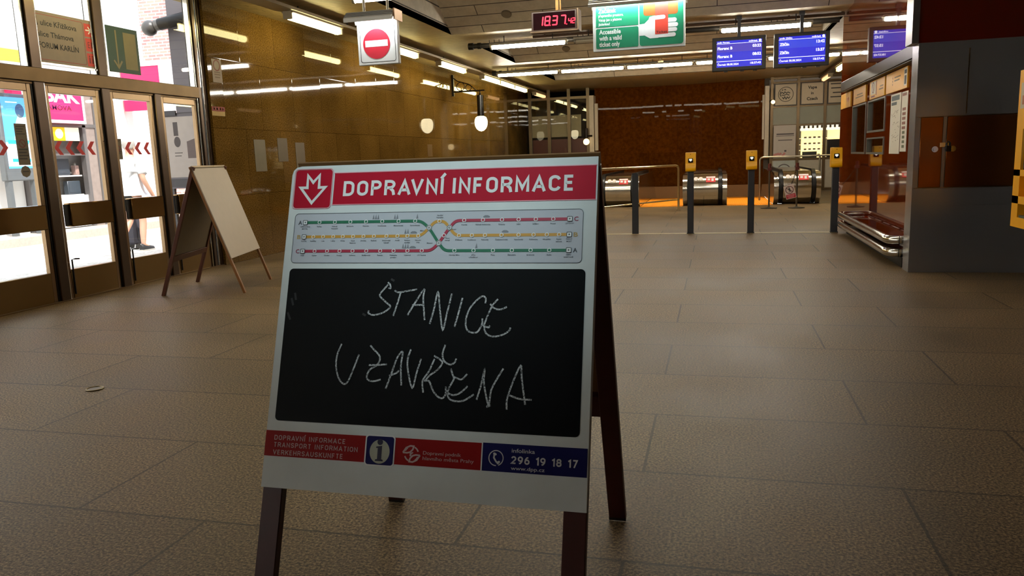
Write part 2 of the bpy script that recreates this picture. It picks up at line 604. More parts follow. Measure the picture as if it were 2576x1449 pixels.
g = G()                                                             # slatted ceiling with sunk coffers
CY = [(.6, 4.0), (5.15, 8.5), (9.7, 13.07), (14.25, 17.5), (18.85, 22.05)]
CX0, CX1, CT = -4.36, 2.0, .62
g.mi = 1
g.box((-6.6, -4.5, ZC), (CX0, 26, ZC + .1)); g.box((CX1, -4.5, ZC), (6.2, 26, ZC + .1))
prev = -4.5
for y0, y1 in CY + [(26, 26)]:
    g.box((CX0, prev, ZC), (CX1, y0, ZC + .1)); prev = y1
for y0, y1 in CY:
    g.mi = 0
    V = lambda *p: g.bm.verts.new(p)
    s_ = .95
    a, b, c, d = (V(CX0, y0, ZC), V(CX1, y0, ZC), V(CX1, y1, ZC), V(CX0, y1, ZC))
    e, f, h, i = (V(CX0, y0 + s_, ZC + CT), V(CX1, y0 + s_, ZC + CT), V(CX1, y1 - s_, ZC + CT), V(CX0, y1 - s_, ZC + CT))
    g._f((a, b, f, e)); g._f((c, d, i, h)); g._f((e, f, h, i))
    g.mi = 2
    g._f((a, e, i, d)); g._f((b, c, h, f))
struct('ceiling', g, [M_CEIL, M_CEILLOW, M_CEILSIDE], None)

g = G()
g.box((XS, 8.86, 0), (XS - .25, 26.2, ZC + .05))
struct('wall_left', g, M_STONE)
g = G(); g.box((-6.6, -4.5, 0), (6.2, -4.7, ZC + .05))
struct('wall_rear', g, M_STONEX)
g = G(); g.box((6.0, -4.7, 0), (6.2, 8.62, ZC + .05))
struct('wall_right', g, M_STONEX)
g = G()                                                             # far wall behind the escalators, slightly bowed
N_ = 14
for k in range(N_):
    x0, x1 = -3.75 + 5.15 * k / N_, -3.75 + 5.15 * (k + 1) / N_
    bow = lambda x: 25.3 + .55 * math.cos((x + 1.2) / 2.6 * PI / 2)
    v = [g.bm.verts.new(p) for p in ((x0, bow(x0), -5), (x1, bow(x1), -5), (x1, bow(x1), ZC), (x0, bow(x0), ZC), (x0, 26.1, -5), (x1, 26.1, -5), (x1, 26.1, ZC), (x0, 26.1, ZC))]
    for q in ((0, 1, 2, 3), (5, 4, 7, 6), (0, 3, 7, 4), (1, 5, 6, 2)):
        g._f([v[i] for i in q])
struct('wall_back', g, M_ORANGE)
g = G()                                                             # end walls of the dark rooms beyond and the shaft
g.box((-6.5, 28.5, 0), (-3.6, 28.7, ZC)); g.box((-3.75, 25.5, 0), (-3.6, 28.6, ZC)); g.box((-6.5, 26, 0), (-6.4, 28.6, ZC)); g.box((-6.6, 26, ZC), (-3.6, 28.7, ZC + .1)); g.box((-6.6, 26, -.2), (-3.6, 28.7, 0))
struct('wall_dark_room', g, mat('dark room', '140c08', .6))
g = G(); g.box((-3.25, 18.7, -5), (-3.2, 26, -.2)); g.box((2.5, 18.7, -5), (2.55, 26, -.2)); g.box((-3.2, 18.65, -5), (2.55, 18.7, -.2)); g.box((-3.2, 18.7, -5.1), (2.55, 26, -5))
struct('wall_shaft', g, mat('shaft wall', '5a3c1c', .6))
g = G(); g.box((5.4, 14, 0), (5.5, 26, ZC)); g.box((3.4, 14.0, 0), (5.5, 14.1, ZC)); g.box((XW + .25, 14.0, 0), (3.4, 14.1, ZC))
struct('wall_side_passage', g, M_STONE)
g = G(); g.box((-3.2, 12.36, 0), (1.75, 12.43, .006))
struct('trim_1', g, mat('pale threshold strip', 'd8cba8', .4))

g = G(); g.box((-2.76, 25.2, -2), (1.3, 25.28, .2)); struct('trim_12', g, mat('brown skirting stone', '8a5a26', .5, vary=.1, scale=5))
# glass partition and posts beside the escalators
g = G()
for x in (-5.80, -5.18, -4.53, -3.92):
    g.box((x - .05, 24.96, 0), (x + .05, 25.04, ZC))
g.box((-6.2, 24.97, ZC - .32), (-3.9, 25.03, ZC - .24)); g.box((-6.2, 24.97, 0), (-3.9, 25.03, .1))
p = struct('window_1', g, mat('aluminium post', '6a5c48', .4, .8))
g = G(); g.box((-6.18, 24.995, .1), (-3.95, 25.005, ZC - .3)); struct('pane', g, M_GLASS, p)
g = G(); g.box((-5.75, 25.08, 0), (-3.95, 25.12, 1.80)); struct('lower_panel', g, mat('dark red lower panel', '4a1206', .4), p)
g = G(); g.box((-5.78, 25.08, 1.87), (-4.16, 25.1, 2.55)); solo('backed_poster', g, mat('olive board', '8c8260', .6), 'pale olive board fixed behind the glass partition beside the orange wall', 'panel')
g = G(); g.box((-3.86, 24.86, 0), (-3.72, 25.3, 3.1)); g.box((-3.7, 24.9, 1.4), (-3.6, 25.0, 2.85))
struct('trim_2', g, mat('cream post', 'b8a890', .4))
g = G(); g.box((1.40, 24.86, 1.0), (1.52, 25.3, 3.1)); g.box((1.33, 24.9, 1.55), (1.39, 25.0, 2.85))
struct('trim_3', g, mat('cream post', 'b8a890', .4))

# ------------------------------------------------------------------ entrance doors in the left wall
def leaf(idx, y0, y1, label):
    """one swing door: frame of warm steel, two panes, push rail, kick plate, handle"""
    g = G()
    st = .05
    x0, x1 = XD - .03, XD + .02
    g.box((x0, y0, .01), (x1, y0 + st, 2.1), bev=.004); g.box((x0, y1 - st, .01), (x1, y1, 2.1), bev=.004)
    g.box((x0, y0 + st, 2.03), (x1, y1 - st, 2.1), bev=.004)
    o = struct('door_%d' % idx, g, M_BRONZE)
    o['label'] = label
    g = G(); g.box((XD - .012, y0 + st, .3), (XD - .004, y1 - st, 2.03)); struct('pane', g, M_GLASS, o)
    g = G(); g.box((x0, y0 + st, .008), (x1 + .004, y1 - st, .3), bev=.004); struct('kick_plate', g, mat('bronze kick plate', '7e643c', .3, .85, vary=.1, scale=3), o)
    g = G(); g.box((x0, y0 + st + .06, .725), (x1 + .035, y1 - st + .01, .96), bev=.006); struct('push_plate', g, mat('bronze push plate', '8a6c44', .16, .9, vary=.08, scale=2), o)
    g = G(); g.box((x1, y0 + st, .735), (x1 + .01, y0 + st + .06, .95)); struct('hinge_block', g, M_BLACK, o)
    g = G(); g.tube([(x1 + .012, y0 + st + .015, .05), (x1 + .012, y0 + st + .015, .40), (x1 + .03, y0 + st + .04, .405), (x1 + .03, y0 + st + .09, .40)], .008); struct('floor_bolt', g, M_BLACK, o)
    return o
D1 = leaf(1, 5.40, 6.19, 'glass door leaf with a red chevron pointing right, before the blue advert')
D2 = leaf(2, 6.34, 7.05, 'glass door leaf with four red chevrons, before the pink shop sign')
D3 = leaf(3, 7.19, 7.86, 'glass door leaf through which the walking person shows')
D4 = leaf(4, 7.99, 8.66, 'glass door leaf beside the stone wall')
for dr, ys, flip in ((D1, (5.62, 5.83), 1), (D2, (6.45, 6.59, 6.73, 6.87), 0), (D3, (7.41, 7.56, 7.70), 0)):
    for y in ys:
        g = G(); M = EAST((XD - .003, y, 1.505)); sg = -1 if flip else 1
        g.prism([(sg * x, z) for x, z in ((-.05, 0), (.005, .068), (.055, .068), (.005, 0), (.06, -.068), (.01, -.068))][::sg], M, 0, .001)
        struct('red_chevron', g, mat('red film', 'c81c10', .5), dr)
g = G()
for y0, y1, z1 in ((5.28, 5.39, ZC), (6.21, 6.33, ZC), (7.06, 7.18, ZC), (7.87, 7.98, 2.13), (8.68, 8.74, ZC), (8.80, 8.88, ZC)):
    g.box((XD - .07, y0, 0), (XD + .045, y1, z1), bev=.008)
for y in (5.36, 6.19, 6.235, 7.045, 7.09, 7.885, 8.675):            # dark seams and bright glazing beads
    pass
struct('trim_4', g, mat('brown bronze post', '54463a', .32, .85, vary=.15, scale=5))
g = G()
for y in (6.20, 6.335, 7.055, 7.185, 7.865, 7.985, 8.67, 8.77):
    g.box((XD - .06, y - .012, 0), (XD + .025, y + .012, 2.12))
for y in (6.20, 6.335, 7.055, 7.185, 8.67, 8.77):
    g.box((XD - .06, y - .012, 2.25), (XD + .025, y + .012, ZC))
struct('trim_5', g, M_DARKMETAL)
g = G()
for y in (6.335, 7.075, 8.655, 8.79):
    g.cyl((XD + .03, y, .0), (XD + .03, y, ZC), .009, 12)
for y in (5.4, 6.175, 7.03, 7.2, 8.645, 8.755):
    g.box((XD - .03, y - .008, 2.26), (XD + .03, y + .008, ZC))
struct('trim_6', g, M_CHROME)
g = G(); g.box((XD - .07, -4.5, 2.12), (XD + .055, 8.68, 2.255), bev=.006); g.box((XD - .05, -4.5, 2.1), (XD + .03, 8.68, 2.122))
struct('trim_7', g, mat('polished brass steel', '5a4830', .34, 1, vary=.4, scale=3, bump=.2))
g = G()
for y0, y1 in ((-4.5, 5.28), (5.39, 6.21), (6.34, 7.06), (7.18, 8.67)):
    g.box((XD - .012, y0, 2.255), (XD - .004, y1, ZC))
g.box((XD - .012, -4.5, .3), (XD - .004, 5.28, 2.1))
struct('window_2', g, M_GLASS)
g = G()
for y in (-4.4, -3.4, -2.4, -1.4, -.4, .6, 1.6, 2.6, 3.55, 4.45):
    g.box((XD - .06, y - .05, 0), (XD + .045, y + .05, ZC), bev=.006)
g.box((XD - .03, -4.5, 0), (XD + .02, 5.3, .3)); g.box((XD - .03, -4.5, .725), (XD + .05, 5.3, .96))
struct('trim_8', g, M_BRONZE)
g = G(); g.box((XD - .3, -4.5, -.02), (XD + .06, 8.9, .012)); struct('trim_9', g, mat('worn sill', '6a5438', .4, .5))

# notices on the glass
def notice(y0, y1, z0, z1, label, dark='6a5c44', circ=True, bars=4):
    t = thing('window_notice', label, 'sticker', (XD - .003, (y0 + y1) / 2, z0))
    g = G(); M = EAST((XD - .003, 0, 0)); g.rect(y0, z0, y1, z1, M, 0, .0012); g.obj('sheet', mat('brown sheet ' + dark, dark, .6), t)
    g = G(); w = y1 - y0; cz = z0 + (z1 - z0) * .52
    if circ:
        g.ring((y0 + y1) / 2, cz, w * .23, w * .3, M, .0013, .0018)
        g.stroke([((y0 + y1) / 2 - w * .18, cz + w * .18), ((y0 + y1) / 2 + w * .18, cz - w * .18)], w * .06, M, .0013)
    g.obj('prohibition_mark', mat('dark red ink', '6a1e14', .6), t)
    g = G()
    for k in range(bars):
        z = z0 + (z1 - z0) * (.36 - .075 * k); g.rect(y0 + w * .12, z, y1 - w * (.1 + .12 * (k % 2)), z + (z1 - z0) * .04, M, .0013, .0018)
        z = z0 + (z1 - z0) * (.92 - .06 * k); g.rect(y0 + w * .12, z, y1 - w * (.15 + .1 * (k % 3)), z + (z1 - z0) * .025, M, .0013, .0018)
    g.obj('print', mat('brown ink', '33271a', .6), t)
    return t
notice(5.97, 6.10, 1.345, 1.727, 'tall brown no smoking notice on the door before the blue advert')
notice(7.195, 7.312, 1.385, 1.606, 'small brown no smoking notice on the door with the walking person', '5c5038', True, 2)
t = thing('round_sticker', 'brown octagonal sticker below the tall no smoking notice on the glass door', 'sticker', (XD - .003, 6.035, 1.23))
g = G(); g.prism(disc(6.035, 1.285, .055, 8), EAST((XD - .003, 0, 0)), 0, .0012); g.obj('sheet', mat('brown sheet 6a5c44', '6a5c44', .6), t)
g = G(); g.rect(6.0, 1.28, 6.07, 1.29, EAST((XD - .003, 0, 0)), .0013, .0018); g.obj('print', mat('brown ink', '33271a', .6), t)

# direction sign in the transom window
t = thing('direction_sign', 'beige exit direction sign listing two streets, hung over the second door', 'sign', (XD + .0, 6.73, 2.30))
M = EAST((XD + .02, 0, 0))
g = G(); g.box((XD, 6.335, 2.315), (XD + .02, 7.06, 2.795)); g.obj('panel', mat('beige sign', '80705e', .5), t)
g = G(); g.stroke(rrect(6.30, 2.345, 6.93, 2.765, .02), .006, M, .0004, True); g.obj('border_line', mat('dull red', '8e3c2e', .5), t)
for k, z0 in enumerate((2.63, 2.485, 2.335)):
    g = G(); g.rect(6.945, z0, 7.042, z0 + .13, M, 0, .001); p = g.obj('red_square', mat('square red', 'b8321e', .5), t)
    g = G()
    if k == 0:
        g.stroke([(6.96, z0 + .065), (7.025, z0 + .065)], .012, M, .0014); g.stroke([(6.995, z0 + .1), (7.027, z0 + .065), (6.995, z0 + .03)], .012, M, .0014)
        g.obj('arrow', M_WHITE, p)
    elif k == 1:
        g.text('E1', M, 6.97, z0 + .035, 7.022, .06, .01, .0014); g.obj('lettering', mat('dark red ink', '6a1e14', .6), p)
    else:
        for dx in (0, .035):
            g.prism(disc(6.977 + dx, z0 + .1, .01, 10), M, .0012, .0016); g.rect(6.967 + dx, z0 + .03, 6.987 + dx, z0 + .087, M, .0012, .0016)
        g.obj('pictogram', mat('dark red ink', '6a1e14', .6), p)
g = G()
g.prism(disc(6.352, 2.733, .009, 10), M, .0012, .0016); g.stroke([(6.34, 2.66), (6.352, 2.695), (6.352, 2.722), (6.352, 2.695), (6.366, 2.66)], .009, M, .0012)
g.text('ulice Křižíkova', M, 6.40, 2.665, 6.84, .05, .012)
g.text('ulice Thámova', M, 6.345, 2.56, 6.79, .05, .012)
g.text('FORUM KARLÍN', M, 6.35, 2.455, 6.84, .052, .012)
g.obj('lettering', M_INK, t)
g = G(); g.box((XD - .02, 6.34, 2.297), (XD + .03, 7.06, 2.316)); g.obj('bottom_rail', M_CHROME, t)
t = thing('exit_sign', 'dark green emergency exit sign with downward arrow and door', 'sign', (XD - .004, 7.5, 2.31))
g = G(); M = EAST((XD - .002, 0, 0)); g.rect(7.262, 2.315, 7.735, 2.797, M, 0, .006); g.obj('panel', mat('exit green', '173a22', .5), t)
M = EAST((XD + .0041, 0, 0)); g = G(); g.stroke([(7.40, 2.76), (7.40, 2.37)], .022, M, .0002); g.stroke([(7.34, 2.44), (7.40, 2.365), (7.46, 2.44)], .022, M, .0003); g.obj('arrow', mat('afterglow cream', '7c7250', .6), t)
g = G(); g.rect(7.51, 2.36, 7.70, 2.75, M, 0, .001); g.obj('door_symbol', mat('afterglow cream', '7c7250', .6), t)

# ================================================================== LAMPS AND HANGING THINGS
M_TUBE = mat('lit white tube', 'fff6e2', .4, emit=TUBE, vary=0)
M_TRACKT = mat('lit yellow tube', 'fff0a8', .4, emit=TRACK, vary=0)
M_TRACKDIM = mat('weakly lit tube', 'ffc890', .4, emit=1.6, vary=0)
M_TUBEOFF = mat('unlit tube', 'b4ac9a', .35)
M_PIPE = mat('grey conduit', '2e2a24', .5, .3)
M_FIX = mat('fixture body', '8a8272', .45, .2)
M_BROWNPIPE = mat('brown conduit', '4c3018', .5)

M_TUBELOW = mat('weaker white tube', 'fff6e2', .4, emit=12, vary=0)
M_TUBEMID = mat('medium white tube', 'fff6e2', .4, emit=48, vary=0)
def tube_lamp(x0, x1, y, z, lit, label, group):
    t = thing('tube_lamp', label, 'ceiling lamp', ((x0 + x1) / 2, y, z), 0, group)
    g = G(); g.tube([(x0 + .02, y, z), (x0 + .05, y, z), (x1 - .05, y, z), (x1 - .02, y, z)], [.012, .034, .034, .012], 14); g.obj('glass_tube', lit if lit not in (True, False) else (M_TUBE if lit else M_TUBEOFF), t)
    g = G()
    for x in (x0, x1 - .03):
        g.cyl((x, y, z), (x + .03, y, z), .042, 14)
    g.box((x0, y - .075, z + .045), (x1, y + .075, z + .06)); g.box((x0, y - .075, z + .022), (x1, y - .069, z + .045)); g.box((x0, y + .069, z + .022), (x1, y + .075, z + .045)); g.obj('lamp_holder', M_FIX, t)
    for x in (x0 + .25, x1 - .25):
        g = G(); g.cyl((x, y, z + .06), (x, y, ZC), .008, 8); g.obj('hanger', M_PIPE, t)
    return t
R1Y, R2Y, RZ = 13.6, 18.15, 3.17
tube_lamp(-3.83, -2.47, R1Y, RZ, True, 'lit white tube lamp just below the red clock, by the pipe end cap', 'tube lamps of the nearer row')
tube_lamp(-2.35, -1.05, R1Y, RZ, False, 'unlit grey tube lamp between the clock and the green ticket sign', 'tube lamps of the nearer row')
tube_lamp(.04, 1.46, R1Y, RZ, True, 'lit white tube lamp just above the two blue departure displays', 'tube lamps of the nearer row')
for k in range(5):
    tube_lamp(-4.2 + 1.5 * k, -2.75 + 1.5 * k, 8.95, RZ, M_TUBEMID, 'lit tube lamp beside the ticket sign, ' + ('first from the wall track', 'second from the wall track', 'third from the wall track', 'fourth from the wall track', 'last, near the steel cabinet')[k], 'tube lamps of the nearest row')
for k in range(3):
    tube_lamp(-4.2 + 1.5 * k, -2.75 + 1.5 * k, 4.4, RZ, M_TUBELOW, 'lit ceiling tube lamp over the entrance, ' + ('first from the glass doors', 'second from the glass doors', 'third from the glass doors')[k], 'tube lamps of the row over the entrance')
for k, lab in enumerate(('lit white tube lamp starting the far row, by the wall track', 'second lit white tube lamp of the far row, counted from the wall track', 'third lit white tube lamp in the far row, below the dome camera',
                         'lit tube lamp of the far row behind the Florenc display', 'lit white tube lamp of the far row by the gap between the two displays', 'lit tube lamp ending the far row, partly hidden by the booth')):
    x = -4.97 + 1.505 * k
    tube_lamp(x, x + 1.47, R2Y, RZ, True, lab, 'tube lamps of the far row')
for (x0, x1, y, lab) in ((-4.3, 1.9, R1Y, 'grey conduit pipe with end cap carrying the nearer row of tube lamps'), (-5.15, 4.2, R2Y, 'dark conduit pipe carrying the far row of tube lamps')):
    t = thing('conduit_pipe', lab, 'pipe', ((x0 + x1) / 2, y + .34, 3.2))
    g = G(); g.cyl((x0, y + .34, 3.26), (x1, y + .34, 3.26), .042, 14); g.obj('pipe', M_PIPE, t)
    g = G(); g.cyl((x0 - .03, y + .34, 3.26), (x0 + .06, y + .34, 3.26), .06, 14); g.cyl((x0 + .14, y + .34, 3.26), (x0 + .2, y + .34, 3.26), .055, 14); g.obj('end_cap', M_DARKMETAL, t)
    g = G()
    k = x0 + .45
    while k < x1:
        for dx in (-.09, 0, .09):
            g.cyl((k + dx, y + .34, 3.29), (k + dx, y + .34, ZC), .007, 8)
        k += 1.6
    g.obj('bracket', M_PIPE, t)
t = thing('service_conduit', 'thin brown conduit running along the ceiling beside the nearer tube row', 'pipe', (-.5, 13.76, 3.3))
g = G(); g.cyl((-3.1, 13.76, 3.32), (1.95, 13.76, 3.32), .022, 12); g.cyl((-3.1, 13.83, 3.325), (1.95, 13.83, 3.325), .016, 12); g.obj('pipe', M_BROWNPIPE, t)
g = G()
for k in range(7):
    g.box((-2.9 + .8 * k, 13.73, 3.325), (-2.87 + .8 * k, 13.86, ZC))
g.obj('clip', M_BROWNPIPE, t)

# side track along the left wall with its yellowish tube lamps, hung from the ceiling
LX, LZ = -5.42, 3.19
t = thing('lamp_track', 'long cream lamp track hanging along the left stone wall', 'lamp track', (LX, 15, LZ))
g = G(); g.box((LX - .10, 3.4, LZ + .05), (LX + .10, 25.9, LZ + .10)); g.box((LX - .13, 3.4, LZ + .05), (LX - .10, 25.9, LZ + .08)); g.box((LX + .10, 3.4, LZ + .05), (LX + .13, 25.9, LZ + .08)); g.obj('rail', mat('cream track', '9a8a68', .45, .1), t)
k = 4.0
while k < 25.9:
    g = G(); g.cyl((LX, k, LZ + .10), (LX, k, ZC), .012, 8); g.obj('hanger', M_DARKMETAL, t); k += 1.46
def track_lamp(y0, y1, label, m, X=LX, group='tube lamps of the left track'):
    t = thing('track_lamp', label, 'ceiling lamp', (X, (y0 + y1) / 2, LZ), 0, group)
    g = G(); g.tube([(X, y0, LZ - .005), (X, y0 + .03, LZ - .005), (X, y1 - .03, LZ - .005), (X, y1, LZ - .005)], [.02, .05, .05, .02], 14); g.obj('glass_tube', m, t)
    g = G()
    for y in (y0 - .02, y1 - .01):
        g.box((X - .06, y, LZ - .05), (X + .06, y + .03, LZ + .05))
    g.box((X - .085, y0, LZ + .03), (X + .085, y1, LZ + .05)); g.obj('lamp_holder', mat('cream track', '9a8a68', .45, .1), t)
    return t
track_lamp(9.56, 10.99, 'largest yellow lit tube on the wall track, between doors and no entry sign', M_TRACKT)
track_lamp(12.68, 14.1, 'yellow lit tube on the wall track, partly hidden by the no entry sign', M_TRACKT)
track_lamp(15.36, 17.0, 'yellow lit tube on the wall track, just before the iron bracket', M_TRACKT)
track_lamp(18.42, 19.86, 'first lit tube of the joined stretch on the wall track beyond the bracket', M_TRACKT)
track_lamp(19.92, 21.36, 'middle lit tube of the joined stretch on the wall track', M_TRACKT)
track_lamp(21.42, 22.85, 'last bright tube of the joined stretch on the wall track', M_TRACKT)
track_lamp(24.03, 25.5, 'weak orange tube at the dark end of the wall track by the glass partition', M_TRACKDIM)
track_lamp(6.3, 7.7, 'yellow lit tube on the wall track over the glass doors', M_TRACKT)
t = thing('lamp_track', 'short lamp track on the ceiling beside the shop signs', 'lamp track', (3.0, 22.5, LZ))
g = G(); g.box((2.88, 18.9, LZ + .05), (3.12, 24.9, LZ + .10)); g.obj('rail', M_BROWNPIPE, t)
for k in (19.3, 20.8, 22.3, 23.8):
    g = G(); g.cyl((3.0, k, LZ + .1), (3.0, k, ZC), .012, 8); g.obj('hanger', M_DARKMETAL, t)
track_lamp(20.3, 21.9, 'bright tube on the short track by the booth edge', M_TRACKT, 3.0, 'tube lamps of the right track')
track_lamp(23.4, 24.8, 'weakly lit tube on the short track above the shop signs', M_TRACKDIM, 3.0, 'tube lamps of the right track')

# wrought iron bracket with globe lamp
M_IRON = mat('dark iron', '1e120a', .4, .4)
M_GLOBE = mat('lit opal globe', 'fff0c4', .3, emit=7.0, vary=0)
M_GLOBE2 = mat('dimmer opal globe', 'ffe6b0', .3, emit=2.0, vary=0)
def globe_lamp(x, y, zt, label, group):
    t = thing('globe_lamp', label, 'wall lamp', (x, y, 2.8), 0, group)
    s = 1
    g = G(); g.box((XS, y - .03, 2.78), (XS + .05, y + .03, 3.28)); g.obj('wall_plate', M_IRON, t)
    g = G(); g.bar((XS + .03, y, 2.88), (x + .12, y, 2.88), .035, .03); g.obj('arm', M_IRON, t)
    g = G()
    for cx, cz, r in ((XS + .22, 3.0, .10), (XS + .42, 2.965, .072)):
        g.tube([(cx + r * math.cos(a * PI / 10), y, cz + r * math.sin(a * PI / 10)) for a in range(20)], .009, 8, closed=True)
    g.tube([(XS + .05, y, 3.2), (XS + .14, y, 3.13), (XS + .3, y, 3.08), (XS + .42, y, 3.045), (XS + .52, y, 2.97), (XS + .6, y, 2.9)], .011, 8); g.obj('scrollwork', M_IRON, t)
    g = G(); g.tube([(x, y, 2.88), (x, y, 2.82), (x, y, 2.76)], .014, 8); g.ball((x, y, 2.8), .03, 10); g.obj('hook', M_IRON, t)
    g = G(); g.cyl((x, y, 2.30), (x, y, 2.77), .082, 20); g.cyl((x, y, 2.275), (x, y, 2.30), .10, 20); g.obj('lamp_body', mat('gloss black lamp body', '0d0907', .12), t)
    g = G(); g.lathe([(.07, 2.28), (.125, 2.25), (.15, 2.19), (.155, 2.13), (.145, 2.05), (.115, 1.985), (.06, 1.935), (0, 1.92)], (x, y, 0), 20); g.obj('globe', M_GLOBE, t)
    return t
globe_lamp(-5.5, 18.45, 0, 'globe lamp on iron bracket on the left stone wall', None)
t = thing('post_lamp', 'small lit globe lamp on the cream post between glass partition and orange wall', 'wall lamp', (-3.95, 24.8, 1.5))
g = G(); g.cyl((-3.79, 24.87, 1.86), (-3.95, 24.75, 1.86), .03, 10); g.cyl((-3.95, 24.75, 1.78), (-3.95, 24.75, 2.1), .05, 12); g.obj('lamp_body', M_IRON, t)
g = G(); g.ball((-3.95, 24.75, 1.68), .10); g.obj('globe', M_GLOBE2, t)
t = thing('post_lamp', 'small lit wall lamp on the cream post beside the round logo sign', 'wall lamp', (1.6, 24.8, 2.5))
g = G(); g.cyl((1.52, 24.95, 2.66), (1.61, 24.8, 2.66), .03, 10); g.obj('lamp_body', M_IRON, t)
g = G(); g.ball((1.62, 24.78, 2.62), .06); g.obj('globe', M_GLOBE2, t)

# red led clock
M_LED = mat('red led', 'ff1e3c', .4, emit=2.2, vary=0)
CKY = 9.5
t = thing('digital_clock', 'hanging clock with red digits 18.37.42 on black', 'clock', (-1.885, CKY, 2.73))
g = G(); g.box((-2.155, CKY, 2.73), (-1.60, CKY + .16, 2.965), bev=.008); g.obj('casing', mat('clock casing', '3a2c26', .4), t)
g = G(); M = FRONT((0, CKY - .001, 0)); g.rect(-2.13, 2.752, -1.625, 2.945, M, 0, .002); g.obj('face', mat('clock face', '16040a', .08), t)
g = G(); g.box((-1.59, CKY - .06, 2.72), (-1.575, CKY + .16, 2.96)); g.box((-2.16, CKY - .05, 2.715), (-1.58, CKY + .1, 2.73)); g.obj('side_visor', mat('visor', '6e5a44', .5), t)
def seg7(g, ch, x, z, w, h, M, th):
    on = {'1': 'bc', '2': 'abged', '3': 'abgcd', '4': 'fgbc', '7': 'abc', '8': 'abcdefg'}[ch]
    sl = lambda px, pz: (x + px + (pz) * .12, z + pz)
    E_ = {'a': ((0, h), (w, h)), 'b': ((w, h), (w, h / 2)), 'c': ((w, h / 2), (w, 0)), 'd': ((0, 0), (w, 0)), 'e': ((0, 0), (0, h / 2)), 'f': ((0, h / 2), (0, h)), 'g': ((0, h / 2), (w, h / 2))}
    for s_ in on:
        (ax, az), (bx, bz) = E_[s_]
        k = .1
        a = sl(ax + (bx - ax) * k, az + (bz - az) * k); b = sl(bx - (bx - ax) * k, bz - (bz - az) * k)
        g.prism(capsule(a, b, th, 4), M, .0022, .004)
g = G()
for ch, x in (('1', -2.075), ('8', -1.99), ('3', -1.90), ('7', -1.80)):
    seg7(g, ch, x, 2.80, .055, .098, M, .0075)
for x in (-1.925, -1.725):
    g.prism(disc(x, 2.797, .007, 8), M, .0022, .004)
for ch, x in (('4', -1.705), ('2', -1.66)):
    seg7(g, ch, x, 2.805, .03, .055, M, .005)
g.obj('digits', M_LED, t)
g = G(); g.box((-1.865, CKY + .05, 2.96), (-1.83, CKY + .09, ZC + .01)); g.box((-1.815, CKY + .05, 2.96), (-1.80, CKY + .09, ZC + .01)); g.obj('hanging_pole', mat('brass pole', '6a4c20', .35, .6), t)

# no entry sign with lamp hood
def hood(t, x0, x1, y, z0, z1, dep, m):
    """slatted lamp hood leaning over the top of a sign"""
    g = G()
    P = [(y + .06, z0 + .01), (y + .06, z1), (y - .10, z1), (y - dep, z0 + .03), (y - dep, z0), (y - dep + .02, z0), (y - .09, z1 - .03), (y + .04, z1 - .03)]
    v0 = [g.bm.verts.new((x0, a, b)) for a, b in P]; v1 = [g.bm.verts.new((x1, a, b)) for a, b in P]
    g._f(v0[::-1]); g._f(v1)
    for i in range(len(P)):
        g._f((v0[i], v0[(i + 1) % 8], v1[(i + 1) % 8], v1[i]))
    g.obj('lamp_hood', m, t)
    g = G()
    for k in range(1, 4):
        a = Vector((0, y - .10, z1)).lerp(Vector((0, y - dep, z0 + .03)), k / 4)
        g.box((x0, a.y - .004, a.z - .002), (x1, a.y + .004, a.z + .006))
    g.obj('hood_rib', mat('hood rib', '5a5650', .5), t)
    g = G(); g.cyl((x0 + .03, y - .07, z1 - .05), (x1 - .03, y - .07, z1 - .05), .014, 12); g.obj('lamp_tube', mat('sign tube', 'f4fbff', .4, emit=110.0, vary=0), t)
M_HOOD = mat('white hood', 'c4c2ba', .45, vary=.06)
NY = 6.5
t = thing('no_entry_sign', 'hanging white no entry sign with red disc and lamp hood', 'sign', (-2.84, NY, 2.09))
g = G(); g.box((-3.03, NY, 2.095), (-2.655, NY + .05, 2.47), bev=.004); g.obj('panel', M_WHITE, t)
g = G(); M = FRONT((0, NY - .0005, 0)); g.stroke(rrect(-3.005, 2.118, -2.68, 2.46, .02), .004, M, 0, True); g.obj('border_line', M_INK, t)
g = G(); g.prism(disc(-2.853, 2.268, .126, 40), M, 0, .0012); g.obj('red_disc', mat('no entry red', 'b00a26', .45), t)
g = G(); g.rect(-2.958, 2.245, -2.748, 2.298, M, .0013, .002); g.obj('white_bar', M_WHITE, t)
hood(t, -3.07, -2.635, NY, 2.435, 2.525, .17, M_HOOD)
g = G(); g.box((-2.635, NY - .12, 2.44), (-2.622, NY + .05, 2.53)); g.obj('hood_end', mat('bare metal end', 'a07a58', .4, .5), t)
for x in (-2.965, -2.745):
    g = G(); g.cyl((x, NY + .03, 2.5), (x, NY + .03, 3.97), .012, 10); g.obj('hanging_rod', mat('pale rod', 'b8b0a0', .4, .3), t)

# ticket sign
GY = 9.0
t = thing('ticket_sign', 'green hanging sign with a white hand holding a red ticket', 'sign', (-.84, GY, 2.39))
g = G(); g.box((-1.34, GY, 2.392), (-.333, GY + .06, 2.93), bev=.004); g.obj('panel', mat('sign white', 'e4e6e2', .45, vary=.03), t)
M = FRONT((0, GY - .0005, 0)); M_GREEN = mat('ticket sign green', '12805a', .45, vary=.04)
g = G(); g.prism(rrect(-1.305, 2.42, -.836, 2.635, .018), M, 0, .001); g.rect(-1.305, 2.648, -.836, 2.92, M, 0, .001); g.prism(rrect(-.824, 2.42, -.352, 2.92, .03), M, 0, .001); g.obj('green_field', M_GREEN, t)
g = G(); g.text('Accessible', M, -1.27, 2.575, -1.03, .048, .035, .0016); g.text('with a valid', M, -1.27, 2.508, -1.02, .048, .035, .0016); g.text('ticket only', M, -1.27, 2.442, -1.04, .048, .035, .0016)
